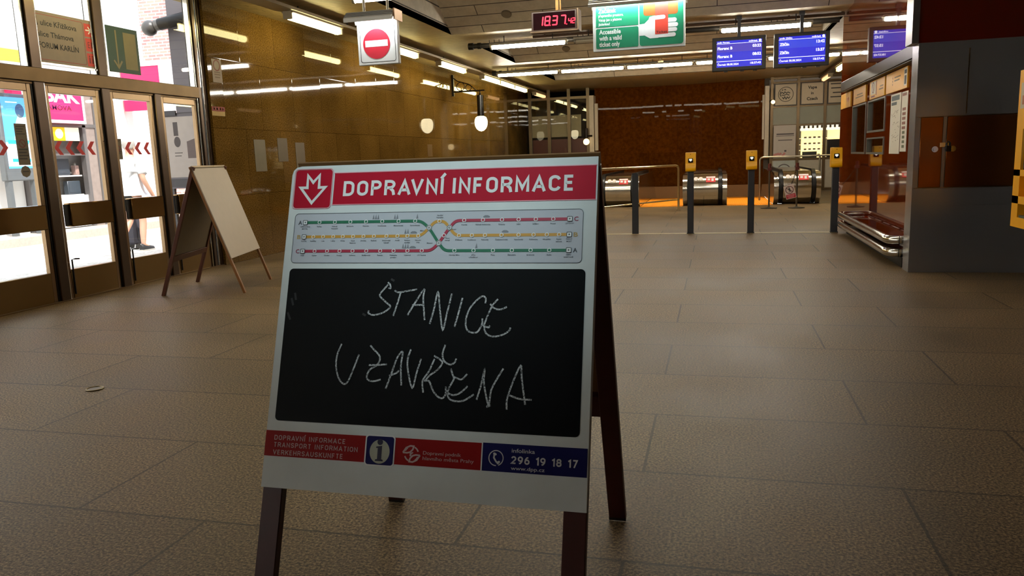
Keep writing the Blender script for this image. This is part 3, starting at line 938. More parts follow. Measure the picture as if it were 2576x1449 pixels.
g.text('Začátek', M, -1.275, 2.80, -1.08, .045, .012, .0016); g.text('přepravního prostoru.', M, -1.275, 2.758, -1.0, .028, .012, .0016); g.text('Vstup jen s platnou', M, -1.275, 2.712, -1.02, .028, .012, .0016); g.text('jízdenkou!', M, -1.275, 2.668, -1.15, .028, .02, .0016)
g.obj('lettering', mat('sign lettering white', 'e8eae6', .5), t)
g = G(); g.prism(rrect(-.78, 2.735, -.41, 2.93, .03), M, .0012, .0018); g.obj('ticket_machine_symbol', mat('orange brown symbol', '8a4a0c', .5), t)
g = G()
g.prism([(-.824, 2.53), (-.77, 2.53), (-.71, 2.495), (-.62, 2.495), (-.60, 2.55), (-.60, 2.62), (-.62, 2.70), (-.72, 2.70), (-.77, 2.655), (-.824, 2.65)], M, .0012, .0018)
for a, b in (((-.70, 2.702), (-.56, 2.715)), ((-.64, 2.675), (-.445, 2.675)), ((-.64, 2.625), (-.43, 2.625)), ((-.64, 2.575), (-.44, 2.575)), ((-.66, 2.52), (-.455, 2.522))):
    g.prism(capsule(a, b, .022), M, .002, .0026)
g.obj('hand_symbol', mat('sign lettering white', 'e8eae6', .5), t)
g = G(); g.rect(-.655, 2.535, -.515, 2.86, M, .0030, .0034); p = g.obj('ticket_symbol', mat('ticket red', 'd0402e', .5), t)
g = G(); g.text('Ticket', M, -.645, 2.545, -.525, .024, .012, .004); g.rect(-.675, 2.86, -.495, 2.885, M, .003, .0034); g.obj('lettering', M_INK, p)
g = G(); g.prism(capsule((-.68, 2.708), (-.565, 2.712), .021), M, .0036, .004); g.obj('thumb_symbol', mat('sign lettering white', 'e8eae6', .5), t)
hood(t, -1.36, -.315, GY, 2.838, 2.95, .2, M_HOOD)
for x in (-1.1, -.58):
    g = G(); g.cyl((x, GY + .03, 2.9), (x, GY + .03, ZC), .014, 10); g.obj('hanging_rod', mat('pale rod', 'b8b0a0', .4, .3), t)

# departure displays
M_SCR = mat('blue screen', '0a10c8', .3, emit=.9, vary=0)
M_SCRL = mat('light blue screen band', '2438e0', .3, emit=.8, vary=0)
M_SCRV = mat('violet screen band', '3c2cc0', .3, emit=.7, vary=0)
M_SCRT = mat('white screen text', 'f4f6ff', .3, emit=1.1, vary=0)
DY = 13.35
def display(x0, x1, label, rows, head, band):
    t = thing('departure_display', label, 'display', ((x0 + x1) / 2, DY, 2.5), 0, 'departure displays over the gate')
    g = G(); g.box((x0, DY, 2.51), (x1, DY + .12, 3.03), bev=.008); g.obj('casing', mat('display casing', '26262c', .45), t)
    M = FRONT((0, DY - .0005, 0)); a, b, zb, zt = x0 + .068, x1 - .062, 2.568, 2.975
    g = G(); g.rect(a, zb, b, zt, M, 0, .001); s = g.obj('screen', M_SCR, t)
    g = G(); g.rect(a, 2.85, b, 2.925, M, .0012, .0016); g.rect(a, 2.80, b, 2.85, M, .0012, .0016); g.obj('row_band', band, s)
    g = G()
    g.text(head, M, a + .01, 2.942, a + .2, .02, .03, .003); g.text('směr/exit', M, b - .2, 2.942, b - .07, .022, .03, .003); g.prism(disc(b - .03, 2.954, .02, 16), M, .002, .003)
    g.rect(a, 2.927, b, 2.933, M, .002, .003); g.rect(a, 2.655, b, 2.663, M, .002, .003)
    for k, (dst, tm) in enumerate(rows):
        z = 2.845 - .125 * k
        g.text(dst, M, a + .015, z - .005, None, .042, .03, .003); g.text(tm, M, b - .012, z + .012, None, .042, .03, .003, 'r')
    g.text('Čtvrtek 08.08.2024', M, a + .015, 2.595, a + .34, .03, .02, .003); g.text('18:37:42', M, b - .012, 2.6, b - .012 - .0, .03, .02, .003) if False else g.text('18:37:42', M, b - .175, 2.6, b - .012, .03, .025, .003)
    g.obj('lettering', M_SCRT, s)
    xm = (x0 + x1) / 2 + .0
    g = G(); g.box((xm - .025, DY + .03, 3.0), (xm + .025, DY + .09, ZC)); g.box((xm - .04, DY + .02, ZC - .06), (xm + .04, DY + .10, ZC)); g.obj('hanging_pole', M_GREYPOST, t)
    for k in (-.2, .05, .25):
        g = G(); g.box((xm + k - .03, DY + .02, 2.495), (xm + k + .03, DY + .1, 2.511)); g.obj('underside_clip', M_BLACK, t)
display(-.07, .752, 'blue departure display listing Florenc twice', (('Florenc B', '03:22'), ('Florenc B', '08:52')), 'směr Florenc', M_SCRV)
display(.872, 1.69, 'blue departure display listing two Zličín trains, beside the booth', (('Zličín', '13:42'), ('Zličín', '15:37')), 'směr Zličín', M_SCRL)

def dome_camera(x, y, zt, label):
    t = thing('dome_camera', label, 'camera', (x, y, zt - .3), 0, 'dome cameras under the ceiling')
    g = G(); g.cyl((x, y, zt - .18), (x, y, zt - .05), .062, 18); g.cyl((x, y, zt - .05), (x, y, zt + .004), .03, 12); g.obj('mount', mat('cream camera body', 'd8c898', .4), t)
    g = G(); g.lathe([(.055, 0), (.052, -.03), (.035, -.06), (0, -.072)], (x, y, zt - .18), 16); g.obj('dome', mat('smoked dome', '1c1a18', .08), t)
dome_camera(-1.52, 13.2, ZC, 'cream dome camera hanging right below the green ticket sign')
dome_camera(-1.22, 18.4, ZC, 'smaller cream dome camera under the far tube row')
def speaker(x, y, label):
    t = thing('ceiling_speaker', label, 'speaker', (x, y, ZC), 0, 'round ceiling speakers')
    n = Vector((0, -CT, -.95)).normalized(); zc = ZC + (13.07 - y if y < 13.07 else 17.5 - y) * CT / .95
    g = G(); c = Vector((x, y, zc)); g.cyl(c, c + Vector((0, -.545, -.835)) * .012, .085, 24); g.obj('rim', mat('speaker rim', '6e624e', .5), t)
    g = G(); g.cyl(c + Vector((0, -.545, -.835)) * .012, c + Vector((0, -.545, -.835)) * .016, .07, 24); g.obj('grille', mat('speaker grille', '7c705c', .7), t)
speaker(-3.3, 12.75, 'round speaker grille in the coffer beside the red clock')
speaker(-3.15, 17.2, 'round speaker grille in the second coffer behind the tube under the clock')
speaker(.12, 12.72, 'round speaker grille above the pole of the Florenc display')

# ================================================================== SANDWICH BOARD IN FRONT
M_WOOD = mat('dark red brown wood', '3c0e08', .45, vary=.25, scale=20)
M_BOARD = mat('white sign board', 'c9ccca', .55, spec=.15, vary=.10, scale=9)
M_CRIM = mat('crimson print', 'a80424', .55, spec=.15, vary=.05)
M_CRIM2 = mat('dull red print', '8a0808', .55, spec=.15, vary=.06)
M_NAVY = mat('navy print', '10104a', .55, spec=.15, vary=.06)
M_PRINTW = mat('white print', 'd8d6d4', .55, spec=.15, vary=.05)
HT, T1, T2, W2 = 1.2473, .34138, .3824, .4385
t = thing('sandwich_board', 'large white sandwich board with chalk writing on black, red header and metro map', 'sign board', (-.7312, 2.028, 0), 0, None, False)
BD = frame((0, 0, HT), (1, 0, 0), (0, math.sin(T1), math.cos(T1)))          # x along the top edge, y up the slope, z out of the face
BR = frame((0, 0, HT), (-1, 0, 0), (0, -math.sin(T2), math.cos(T2)))
LF, LR = HT / math.cos(T1), HT / math.cos(T2)
def mbox(g, a, b, M, bev=0.):
    return g.box(a, b, M, bev)
g = G(); out = rrect(-W2, -.8907, W2, 0, .006); out = [p for p in out if not (p[0] < -.42 and p[1] > -.01)]
i = max(range(len(out)), key=lambda k: out[k][1] + (1 if out[k][0] > 0 else 0) * .0001)
g.prism([(-W2, -.8907), (W2, -.8907), (W2, 0), (-.41, 0), (-.4255, -.003), (-.435, -.012), (-W2, -.025)], BD, -.01, 0); face = g.obj('face_panel', M_BOARD, t)
for sx in (-1, 1):
    g = G(); a = sx * W2; b = sx * (W2 - .058)
    mbox(g, (a, -LF + .004, -.036), (b, -.006, -.0105), BD, .002); g.obj('front_leg', M_WOOD, t)
    g = G(); a = sx * (W2 + .002); b = sx * (W2 - .056)
    mbox(g, (a, -LR + .012, .0), (b, -.03, .028), BR, .002); g.obj('rear_leg', M_WOOD, t)
    g = G(); mbox(g, (a, -LR + .001, .0), (b, -LR + .014, .028), BR); g.obj('rubber_foot', M_BLACK, t)
g = G(); mbox(g, (-W2 + .056, -.06, -.034), (W2 - .056, -.01, -.0105), BD); mbox(g, (-W2 + .056, -.86, -.034), (W2 - .056, -.80, -.0105), BD); g.obj('front_crossbar', M_WOOD, t)
g = G(); mbox(g, (-W2 + .054, -.88, .002), (W2 - .054, -.80, .028), BR); g.obj('rear_crossbar', M_WOOD, t)
g = G(); mbox(g, (-W2, -.86, .0285), (W2, -.002, .037), BR); g.obj('rear_panel', mat('rear board', '6a4820', .6), t)
for sx in (-.3, .3):
    g = G(); g.cyl((sx - .03, .012, HT - .034), (sx + .03, .012, HT - .034), .007, 12); g.obj('hinge', M_CHROME, t)
# header
g = G(); g.rect(-.3045, -.1135, .4345, -.0242, BD); hb = g.obj('header_band', M_CRIM, t)
g = G(); g.stroke([(-.306, -.0228), (.436, -.0228)], .0022, BD, .0009); g.stroke([(-.306, -.115), (.436, -.115)], .0022, BD, .0009); g.obj('pink_edge', mat('pink edge', 'd88a94', .5), hb)
g = G(); g.caps('DOPRAVNÍ', BD, -.2744, .0225, -.0909, .0432, .0082, .0012); g.caps('INFORMACE', BD, .0475, .3788, -.0907, .0432, .0082, .0012); g.obj('lettering', M_PRINTW, hb)
g = G(); g.prism(rrect(-.4262, -.1225, -.3125, -.0115, .009), BD, 0, .0008); em = g.obj('emblem_square', M_CRIM, t)
g = G(); g.stroke([(-.3865, -.0640), (-.4075, -.0634), (-.3690, -.1085), (-.3305, -.0634), (-.3505, -.0640), (-.3515, -.0285), (-.3695, -.0490), (-.3875, -.0285)], .0078, BD, .0009, True); g.obj('metro_arrow', M_PRINTW, em)
g = G(); g.stroke(rrect(-.4285, -.1248, -.3102, -.0092, .010), .0018, BD, .0009, True); g.obj('pink_edge', mat('pink edge', 'd88a94', .5), em)
# metro map
g = G(); g.prism(rrect(-.4155, -.2805, .4045, -.1395, .011), BD, 0, .0006); mp = g.obj('metro_map', mat('map grey', 'b4b4ba', .55, spec=.15, vary=.04), t)
g = G(); g.stroke(rrect(-.4155, -.2805, .4045, -.1395, .011), .0012, BD, .0007, True); g.obj('map_border', mat('grey print', '4a4a4e', .6), mp)
def smooth(P, r=.018):
    out = [P[0]]
    for i in range(1, len(P) - 1):
        a, b, c = Vector(P[i - 1]), Vector(P[i]), Vector(P[i + 1])
        ra = min(r, (a - b).length * .45, (c - b).length * .45)
        p0, p1 = b + (a - b).normalized() * ra, b + (c - b).normalized() * ra
        for k in range(5):
            s = k / 4
            q = p0 * (1 - s) ** 2 + b * 2 * s * (1 - s) + p1 * s * s
            out.append((q.x, q.y))
    return out + [P[-1]]
ZA, ZB, ZL = -.1652, -.2064, -.2474
L_A = [(-.3765, ZA), (-.036, ZA), (-.012, -.1845), (.0185, -.2271), (.036, -.2476), (.3640, -.2478)]
L_B = [(-.3765, ZB), (-.033, ZB), (-.0117, -.1842), (.004, -.1668), (.030, -.1668), (.0458, -.1849), (.0640, ZB), (.3640, ZB)]
L_C = [(-.3765, ZL), (-.002, ZL), (.0185, -.2271), (.0458, -.1849), (.062, -.1656), (.3640, -.1655)]
for pts, nm, c, d in ((L_B, 'map_line_b', 'bf8a2e', .0009), (L_A, 'map_line_a', '0a6444', .0012), (L_C, 'map_line_c', 'a01838', .0015)):
    g = G(); g.stroke(smooth(pts), .0078, BD, d, False, .0003); g.obj('map_line', mat(nm, c, .5, vary=.04), mp)
SA = [-.338, -.291, -.244, -.197, -.149, -.101, -.053]; SA2 = [.064, .117, .17, .221, .271, .32]
SB = [-.353, -.323, -.292, -.263, -.232, -.201, -.17, -.133, -.101, -.072, -.041]; SB2 = [.074, .11, .146, .191, .237, .277, .312, .344]
SCC = [-.345, -.307, -.269, -.23, -.189, -.148, -.109, -.069, -.028]; SC2 = [.086, .138, .19, .235, .281, .327]
def marker(poly, c, inner):
    g = G(); g.prism(poly, BD, .0018, .0021); g.mi = 1
    for p in inner:
        g.prism(p, BD, .0021, .0024)
    g.obj('station_marker', [M_PRINTW, mat('map_line_' + c, {'a': '0a6444', 'b': 'bf8a2e', 'c': 'a01838', 'k': '4a4a4e'}[c], .5)], mp)
for xs, z, k in ((SA, ZA, 'a'), (SA2, ZL, 'a'), (SB, ZB, 'b'), (SB2, ZB, 'b'), (SCC, ZL, 'c'), (SC2, ZA, 'c'), ([.0165], -.1668, 'b'), ([.032], -.206, 'c')):
    for x in xs:
        marker(disc(x, z, .0056, 16), k, [disc(x, z, .0036, 14)])
for (x, z) in ((-.0117, -.1842), (.0458, -.1849), (.0185, -.2271)):
    g = G(); g.prism(disc(x, z, .0080, 18), BD, .0018, .0021); g.mi = 1; g.ring(x, z, .0055, .0072, BD, .0022, .0025, n=20); g.ring(x, z, .0015, .003, BD, .0022, .0025, n=10)
    g.obj('station_marker', [M_PRINTW, mat('grey print', '4a4a4e', .6)], mp)
for x0, z in ((-.3880, ZA), (-.3880, ZB), (-.3880, ZL), (.3640, ZA), (.3640, ZB), (.3640, ZL)):
    g = G(); g.prism(rrect(x0, z - .0062, x0 + .0125, z + .0062, .0015, 3), BD, .0018, .0021); g.mi = 1
    g.stroke(rrect(x0, z - .0062, x0 + .0125, z + .0062, .0015, 3), .0013, BD, .0022, True); g.rect(x0 + .0045, z - .002, x0 + .008, z + .002, BD, .0021, .0023)
    g.obj('terminus_marker', [M_PRINTW, mat('grey print', '4a4a4e', .6)], mp)
for ch, x, z, c in (('A', -.4035, ZA, '38383c'), ('B', -.4035, ZB, 'a8884a'), ('C', -.4035, ZL, '8a2440'), ('C', .3815, ZA, '8a2440'), ('B', .3815, ZB, 'a8884a'), ('A', .3815, ZL, '38383c')):
    g = G(); g.text(ch, BD, x, z - .0055, x + .011, .011, .02, .0012); g.obj('line_letter', mat('letter ' + c, c, .6), mp)
g = G()
NM = [(SA, ZA, ['Petřiny', 'Nádraží|Veleslavín', 'Bořislavka', 'Dejvická', 'Hradčanská', 'Malostranská', 'Staroměstská']),
      (SA2, ZL, ['Náměstí Míru', 'Jiřího|z Poděbrad', 'Flora', 'Želivského', 'Strašnická', 'Skalka']),
      (SB, ZB, ['Stodůlky', 'Luka', 'Lužiny', 'Hůrka', 'Nové|Butovice', 'Jinonice', 'Radlická', 'Smíchovské|nádraží', 'Anděl', 'Karlovo|náměstí', 'Národní|třída']),
      (SB2, ZB, ['Křižíkova', 'Invalidovna', 'Palmovka', 'Českomoravská', 'Vysočanská', 'Kolbenova', 'Hloubětín', 'Rajská|zahrada']),
      (SCC, ZL, ['Opatov', 'Chodov', 'Roztyly', 'Kačerov', 'Budějovická', 'Pankrác', 'Pražského|povstání', 'Vyšehrad', 'I. P. Pavlova']),
      (SC2, ZA, ['Vltavská', 'Nádraží Holešovice', 'Kobylisy', 'Ládví', 'Střížkov', 'Prosek']),
      ([-.382, .3705], ZA, ['NEMOCNICE|MOTOL', 'LETŇANY']), ([-.382, .3705], ZB, ['ZLIČÍN', 'ČERNÝ|MOST']), ([-.382, .3705], ZL, ['HÁJE', 'DEPO|HOSTIVAŘ'])]
for xs, z, names in NM:
    for x, nm in zip(xs, names):
        for k, part in enumerate(nm.split('|')):
            h = .0036
            g.text(part, BD, x, z - .0138 - .0062 * k, None, h, .012, .0012, 'c')
for nm, x, z in (('Můstek', -.022, -.194), ('Museum', 0.001, -.228), ('Florenc', .058, -.191), ('Hlavní|nádraží', .042, -.215), ('Náměstí|Republiky', .017, -.152)):
    for k, part in enumerate(nm.split('|')):
        g.text(part, BD, x, z - .006 * k, None, .0034, .012, .0012, 'r' if x < .005 else 'c')
g.obj('station_names', mat('grey print', '4a4a4e', .6), mp)
for x, z, h in ((-.175, ZA, 2), (-.112, ZA, 1), (-.047, ZA, 0), (-.078, ZB, 1), (-.055, ZB, 3), (-.082, ZL, 2), (-.055, ZL, 3), (.147, ZA, 3), (.20, ZB, 3), (.125, ZL, 0)):
    z += .007; g = G()
    if h == 3:
        g.prism([(x - .009, z), (x + .009, z), (x + .009, z + .003), (x + .004, z + .006), (x - .004, z + .006), (x - .009, z + .003)], BD, .0009, .0012)
    else:
        for k in range(h + 1):
            g.prism([(x - .004 + .007 * k, z), (x + .002 + .007 * k, z), (x - .001 + .007 * k, z + .013)], BD, .0009, .0012)
    g.obj('landmark_symbol', mat('grey symbol', '77777c', .6), mp)
# blackboard and chalk
g = G(); g.prism(rrect(-.4165, -.7145, .4155, -.2967, .012), BD, 0, .001); bb = g.obj('blackboard', mat('blackboard', '060607', .6, vary=.2, scale=6, spec=.12), t)
m_chalk = bpy.data.materials.new('chalk'); m_chalk.use_nodes = True
_N, _L = m_chalk.node_tree.nodes, m_chalk.node_tree.links
_b = _N['Principled BSDF']; _b.inputs['Roughness'].default_value = .9
_nz = _N.new('ShaderNodeTexNoise'); _nz.inputs['Scale'].default_value = 260; _nz.inputs['Detail'].default_value = 3
_cr = _N.new('ShaderNodeValToRGB'); _cr.color_ramp.elements[0].position = .36; _cr.color_ramp.elements[0].color = (.04, .04, .04, 1); _cr.color_ramp.elements[1].position = .56; _cr.color_ramp.elements[1].color = (.5, .5, .5, 1)
_tc = _N.new('ShaderNodeTexCoord'); _L.new(_tc.outputs['Object'], _nz.inputs['Vector']); _L.new(_nz.outputs['Fac'], _cr.inputs[0]); _L.new(_cr.outputs[0], _b.inputs['Base Color'])
CHALK = [[(-0.117,0.34),(-0.136,0.363),(-0.137,0.373),(-0.118,0.389),(-0.106,0.399),(-0.115,0.41),(-0.132,0.419),(-0.152,0.423),(-0.167,0.419),(-0.168,0.411)],[(-0.118,0.334),(-0.112,0.339),(-0.109,0.35),(-0.115,0.349)],[(-0.097,0.356),(-0.084,0.361),(-0.054,0.356),(-0.033,0.353)],[(-0.079,0.361),(-0.087,0.394),(-0.096,0.425)],[(-0.055,0.422),(-0.037,0.39),(-0.013,0.352),(-0.014,0.377),(-0.006,0.434)],[(-0.044,0.395),(-0.01,0.394)],[(0.009,0.444),(0.018,0.405),(0.026,0.359),(0.035,0.408),(0.046,0.459),(0.055,0.414),(0.065,0.363)],[(0.095,0.374),(0.088,0.407),(0.078,0.45)],[(0.158,0.388),(0.158,0.375),(0.15,0.369),(0.136,0.378),(0.117,0.401),(0.108,0.429),(0.111,0.455),(0.125,0.464),(0.141,0.462),(0.152,0.441),(0.152,0.427)],[(0.154,0.444),(0.169,0.45),(0.174,0.445)],[(0.191,0.376),(0.176,0.395),(0.163,0.428),(0.158,0.447),(0.165,0.466),(0.183,0.473),(0.206,0.469),(0.224,0.458),(0.228,0.449)],[(0.171,0.389),(0.182,0.4),(0.199,0.403),(0.216,0.396)],[(-0.238,0.503),(-0.248,0.531),(-0.249,0.563),(-0.238,0.595),(-0.223,0.609),(-0.211,0.603),(-0.196,0.564),(-0.185,0.53)],[(-0.154,0.505),(-0.144,0.515),(-0.127,0.53),(-0.124,0.543),(-0.132,0.557),(-0.15,0.569),(-0.157,0.585),(-0.153,0.596),(-0.137,0.599),(-0.117,0.594)],[(-0.154,0.557),(-0.127,0.556),(-0.103,0.553)],[(-0.101,0.617),(-0.087,0.573),(-0.075,0.535),(-0.061,0.519),(-0.063,0.557),(-0.058,0.607)],[(-0.094,0.583),(-0.074,0.575),(-0.068,0.568)],[(-0.038,0.512),(-0.045,0.537),(-0.042,0.569),(-0.027,0.612),(-0.018,0.574),(-0.008,0.536)],[(0.029,0.535),(0.016,0.567),(0.0,0.594),(0.004,0.623)],[(0.027,0.527),(0.044,0.536),(0.051,0.545),(0.039,0.563),(0.019,0.578),(0.005,0.594)],[(0.006,0.594),(0.018,0.593),(0.03,0.616),(0.044,0.631),(0.057,0.635),(0.065,0.625),(0.065,0.605)],[(0.056,0.497),(0.05,0.522),(0.056,0.54),(0.071,0.548),(0.084,0.543),(0.088,0.532)],[(0.075,0.559),(0.081,0.574),(0.085,0.585),(0.075,0.605),(0.07,0.622),(0.077,0.636),(0.094,0.641),(0.116,0.638),(0.141,0.622)],[(0.085,0.58),(0.106,0.585),(0.12,0.571)],[(0.07,0.621),(0.086,0.626),(0.105,0.619),(0.123,0.602)],[(0.149,0.635),(0.159,0.596),(0.166,0.557),(0.166,0.592),(0.181,0.646),(0.186,0.61),(0.199,0.582),(0.215,0.554)],[(0.181,0.646),(0.178,0.651),(0.187,0.647)],[(0.229,0.656),(0.229,0.629),(0.243,0.583),(0.26,0.545),(0.264,0.576),(0.276,0.642)],[(0.234,0.62),(0.261,0.628),(0.292,0.629)]]
def spline(P, n=5):
    P = [Vector(p) for p in P]
    if len(P) < 3:
        return P
    Q = [P[0] * 2 - P[1]] + P + [P[-1] * 2 - P[-2]]
    out = []
    for i in range(1, len(Q) - 2):
        a, b, c, d = Q[i - 1:i + 3]
        sharp = False
        for k in range(n):
            s = k / n
            out.append(.5 * ((2 * b) + (c - a) * s + (2 * a - 5 * b + 4 * c - d) * s * s + (3 * b - a - 3 * c + d) * s ** 3))
    return out + [P[-1]]
LETTERS = ((0, 1), (2, 3), (4, 5), (6,), (7,), (8, 9), (10, 11), (12,), (13, 14), (15, 16), (17,), (18, 19, 20, 21), (22, 23, 24), (25, 26), (27, 28))
for idx in LETTERS:
    g = G()
    for i in idx:
        g.stroke([(p.x, p.y) for p in spline([(x, -v) for x, v in CHALK[i]])], .0044, BD, .0011 + .0002 * (i % 3), thick=.0009)
    g.obj('chalk_letter', m_chalk, bb)
for a, b in (((-.402, -.38), (-.395, -.40)), ((-.393, -.365), (-.388, -.385)), ((-.41, -.42), (-.40, -.44)), ((-.11, -.325), (-.10, -.33)), ((-.185, -.42), (-.175, -.425))):
    g = G(); g.stroke([a, b], .006, BD, .0011, thick=.0003); g.obj('chalk_smudge', mat('chalk smudge', '2c2c2c', .9, vary=.4, scale=80), bb)
# footer
g = G(); g.rect(-.4385, -.8085, .169, -.7412, BD); fr = g.obj('footer_red_band', M_CRIM2, t)
g = G(); g.rect(.1725, -.8088, .4365, -.7400, BD); fb = g.obj('footer_blue_band', M_NAVY, t)
g = G(); g.stroke([(.1707, -.8088), (.1707, -.741)], .0028, BD, .0004); g.obj('divider', M_PRINTW, fb)
g = G()
for s_, x1, z in (('DOPRAVNÍ INFORMACE', -.2033, -.7655), ('TRANSPORT INFORMATION', -.1668, -.7842), ('VERKEHRSAUSKUNFTE', -.2074, -.8040)):
    g.caps(s_, BD, -.4120, x1, z, .0125, .0019, .0011)
g.text('Dopravní podnik', BD, .0149, -.7790, .1162, .0085, .0, .0012); g.text('hlavního města Prahy', BD, .0146, -.7925, .151, .0085, .0, .0012)
g.obj('lettering', mat('pinkish print', 'b89a96', .5), fr)
g = G(); cx, cz, r = -.0165, -.7795, .0205
for a0, a1 in ((.35, 1.15), (2.2, 2.75), (3.5, 4.3), (5.3, 5.9)):
    g.ring(cx, cz, r * .82, r, BD, .001, .0014, a0, a1, 10)
for sgn in (1, -1):
    P = [(cx + sgn * r * x, cz + sgn * r * y) for x, y in ((-1.15, .12), (-.75, .72), (-.2, .98), (.25, .95), (.15, .55), (-.2, .2), (-.6, .1), (-.72, .12), (-.45, .5), (-.05, .72), (-.35, .72), (-.62, .45), (-.8, .12))]
    g.stroke(P[:7] + [P[0]], r * .2, BD, .001)
g.stroke([(cx - r * .12, cz + r * .3), (cx - r * .12, cz - r * .3)], r * .22, BD, .001); g.stroke([(cx - r * .1, cz - r * .05), (cx + r * .2, cz + r * .2)], r * .15, BD, .0012)
g.obj('winged_emblem', mat('pinkish print', 'b89a96', .5), fr)
g = G(); g.prism(rrect(-.1462, -.8160, -.0628, -.7368, .009), BD, 0, .0012); ic = g.obj('info_square', mat('white print', 'd8d6d4', .5), t)
g = G(); g.prism(rrect(-.1425, -.8125, -.0665, -.7403, .007), BD, .0012, .0016); g.obj('navy_field', M_NAVY, ic)
g = G(); g.prism(disc(-.1045, -.7790, .0278, 32, .0305), BD, .0016, .002); g.obj('disc', mat('grey print disc', 'a0a08e', .5), ic)
g = G(); g.prism(disc(-.1045, -.7545, .0078, 16), BD, .0020, .0024); g.prism([(-.1145, -.7665), (-.0985, -.7640), (-.0985, -.7980), (-.0940, -.7995), (-.0940, -.8030), (-.1155, -.8030), (-.1155, -.7995), (-.1100, -.7980), (-.1100, -.7700), (-.1145, -.7705)], BD, .002, .0024); g.obj('letter_i', mat('navy ink', '08082c', .5), ic)
g = G(); g.ring(.2080, -.7760, .0172, .0195, BD, .001, .0014, -1.2, 4.75); g.stroke([(.2035, -.7655), (.2025, -.7755), (.2090, -.7850), (.2145, -.7875)], .0040, BD, .0011); g.prism(capsule((.2030, -.7655), (.2065, -.7670), .0028), BD, .0012, .0016); g.prism(capsule((.2130, -.7880), (.2160, -.7850), .0028), BD, .0012, .0016); g.obj('telephone_symbol', mat('white print dim', 'c4c2c0', .5), fb)
g = G(); g.text('infolinka', BD, .2475, -.7600, .3064, .0095, .006, .0012); g.caps('296 19 18 17', BD, .2468, .4136, -.7875, .0190, .0036, .0011); g.text('www.dpp.cz', BD, .2472, -.8020, .3326, .0085, .006, .0012); g.obj('lettering', mat('white print dim', 'c4c2c0', .5), fb)

# ================================================================== SMALL FOLDING BOARD BY THE DOORS
M_WOODB = mat('brown wood strip', '5a2c12', .5, vary=.2, scale=18)
M_WOODO = mat('lighter wood leg', '8a5a26', .5, vary=.2, scale=18)
t = thing('folding_board', 'empty beige folding notice board on wooden legs by the doors', 'notice board', (-5.113, 7.16, 0), math.radians(15.2), None, False)
FH, FS, FW = 1.285, .43, .463
ta = math.atan2(FS, FH); LL = math.hypot(FS, FH)
FA = frame((0, 0, FH), (0, 1, 0), (-math.sin(ta), 0, math.cos(ta)))          # leans to +X, outer face towards +X
FB = frame((0, 0, FH), (0, -1, 0), (math.sin(ta), 0, math.cos(ta)))
g = G(); g.box((-FW, -.98, -.006), (FW, 0, .004), FA, .002); g.obj('front_panel', mat('beige board', 'b0a08a', .5, vary=.05), t)
g = G(); g.box((-FW + .02, -.93, -.02), (FW - .02, -.01, -.01), FB, .002); g.obj('rear_panel', mat('dull beige board', '75664c', .55, vary=.05), t)
for sx in (-1, 1):
    g = G(); a, b = sx * FW, sx * (FW - .034); g.box((a, -LL + .006, -.03), (b, -.005, -.0065), FA, .002); g.obj('front_leg', M_WOODO, t)
    g = G(); g.box((a, -LL + .006, -.035), (b, -.005, -.0), FB, .002); g.obj('rear_leg', M_WOODB, t)
g = G(); g.box((-FW + .03, -.99, -.034), (FW - .03, -.93, -.002), FB, .002); g.obj('rear_rail', M_WOODB, t)
g = G(); g.cyl((0, -.40, FH - .01), (0, .40, FH - .01), .008, 12); g.obj('hinge', M_BRONZE, t)

# ================================================================== TICKET GATE LINE
def validator(x, label, first=True):
    y = 12.4
    t = thing('ticket_validator', label, 'ticket validator', (x, y, 0), 0, 'ticket validators of the gate line', False)
    g = G(); g.box((-.047, -.03, .012), (.047, .05, .97), bev=.006); g.obj('post', M_GREYPOST, t)
    g = G(); g.box((-.055, -.04, 0), (.055, .06, .014)); g.obj('foot_plate', M_GREYPOST, t)
    g = G(); yz = [(-.05, .955), (-.075, .965), (-.085, .985), (-.08, 1.03), (-.062, 1.055), (-.058, 1.08), (-.062, 1.20), (-.055, 1.235), (-.03, 1.245), (.05, 1.245), (.06, 1.23), (.06, .96)]
    a = [g.bm.verts.new((-.078, p, q)) for p, q in yz]; b = [g.bm.verts.new((.078, p, q)) for p, q in yz]
    g._f(a); g._f(b[::-1])
    for i in range(len(yz)):
        j = (i + 1) % len(yz); g._f((a[j], a[i], b[i], b[j]))
    bmesh.ops.bevel(g.bm, geom=[e for e in g.bm.edges if abs(e.verts[0].co.x - e.verts[1].co.x) < 1e-6], offset=.008, segments=2, affect='EDGES', profile=.5)
    h = g.obj('housing', M_YELLOW, t)
    M = FRONT((0, -.064, 0))
    g = G(); g.prism(rrect(-.036, 1.088, .036, 1.155, .008), M, 0, .004); s = g.obj('reader_screen', mat('reader glass', '101012', .1), t)
    g = G(); g.prism(rrect(-.022, 1.122, .022, 1.146, .006), M, .0042, .005); g.prism([(-.018, 1.122), (.018, 1.122), (0, 1.106)], M, .0042, .005); g.obj('light_symbol', mat('reader symbol', 'f2f2f0', .4, emit=.7, vary=0), s)
    g = G(); g.prism(disc(0, 1.215, .006, 10), M, .0, .003); g.obj('lamp_dot', mat('small red lamp', '8a2010', .4), h)
    return t
V0 = validator(-.373, 'yellow ticket validator on a dark post, behind which the middle escalator drum shows')
dup(V0, (.52, 12.4, 0), 'yellow ticket validator on a dark post, middle of the three validators')
dup(V0, (1.705, 12.4, 0), 'yellow ticket validator on a dark post, beside the booth bumper')
g = G(); g.box((-1.27, 12.36, 0), (-1.172, 12.44, .945), bev=.006)
t = thing('gate_post', 'dark grey gate post without a validator, next to the sandwich board', 'post', (-1.22, 12.4, 0)); g.obj('post', M_GREYPOST, t)
g = G(); g.box((-1.268, 12.362, .945), (-1.174, 12.438, .953)); g.obj('cap', M_BLACK, t)

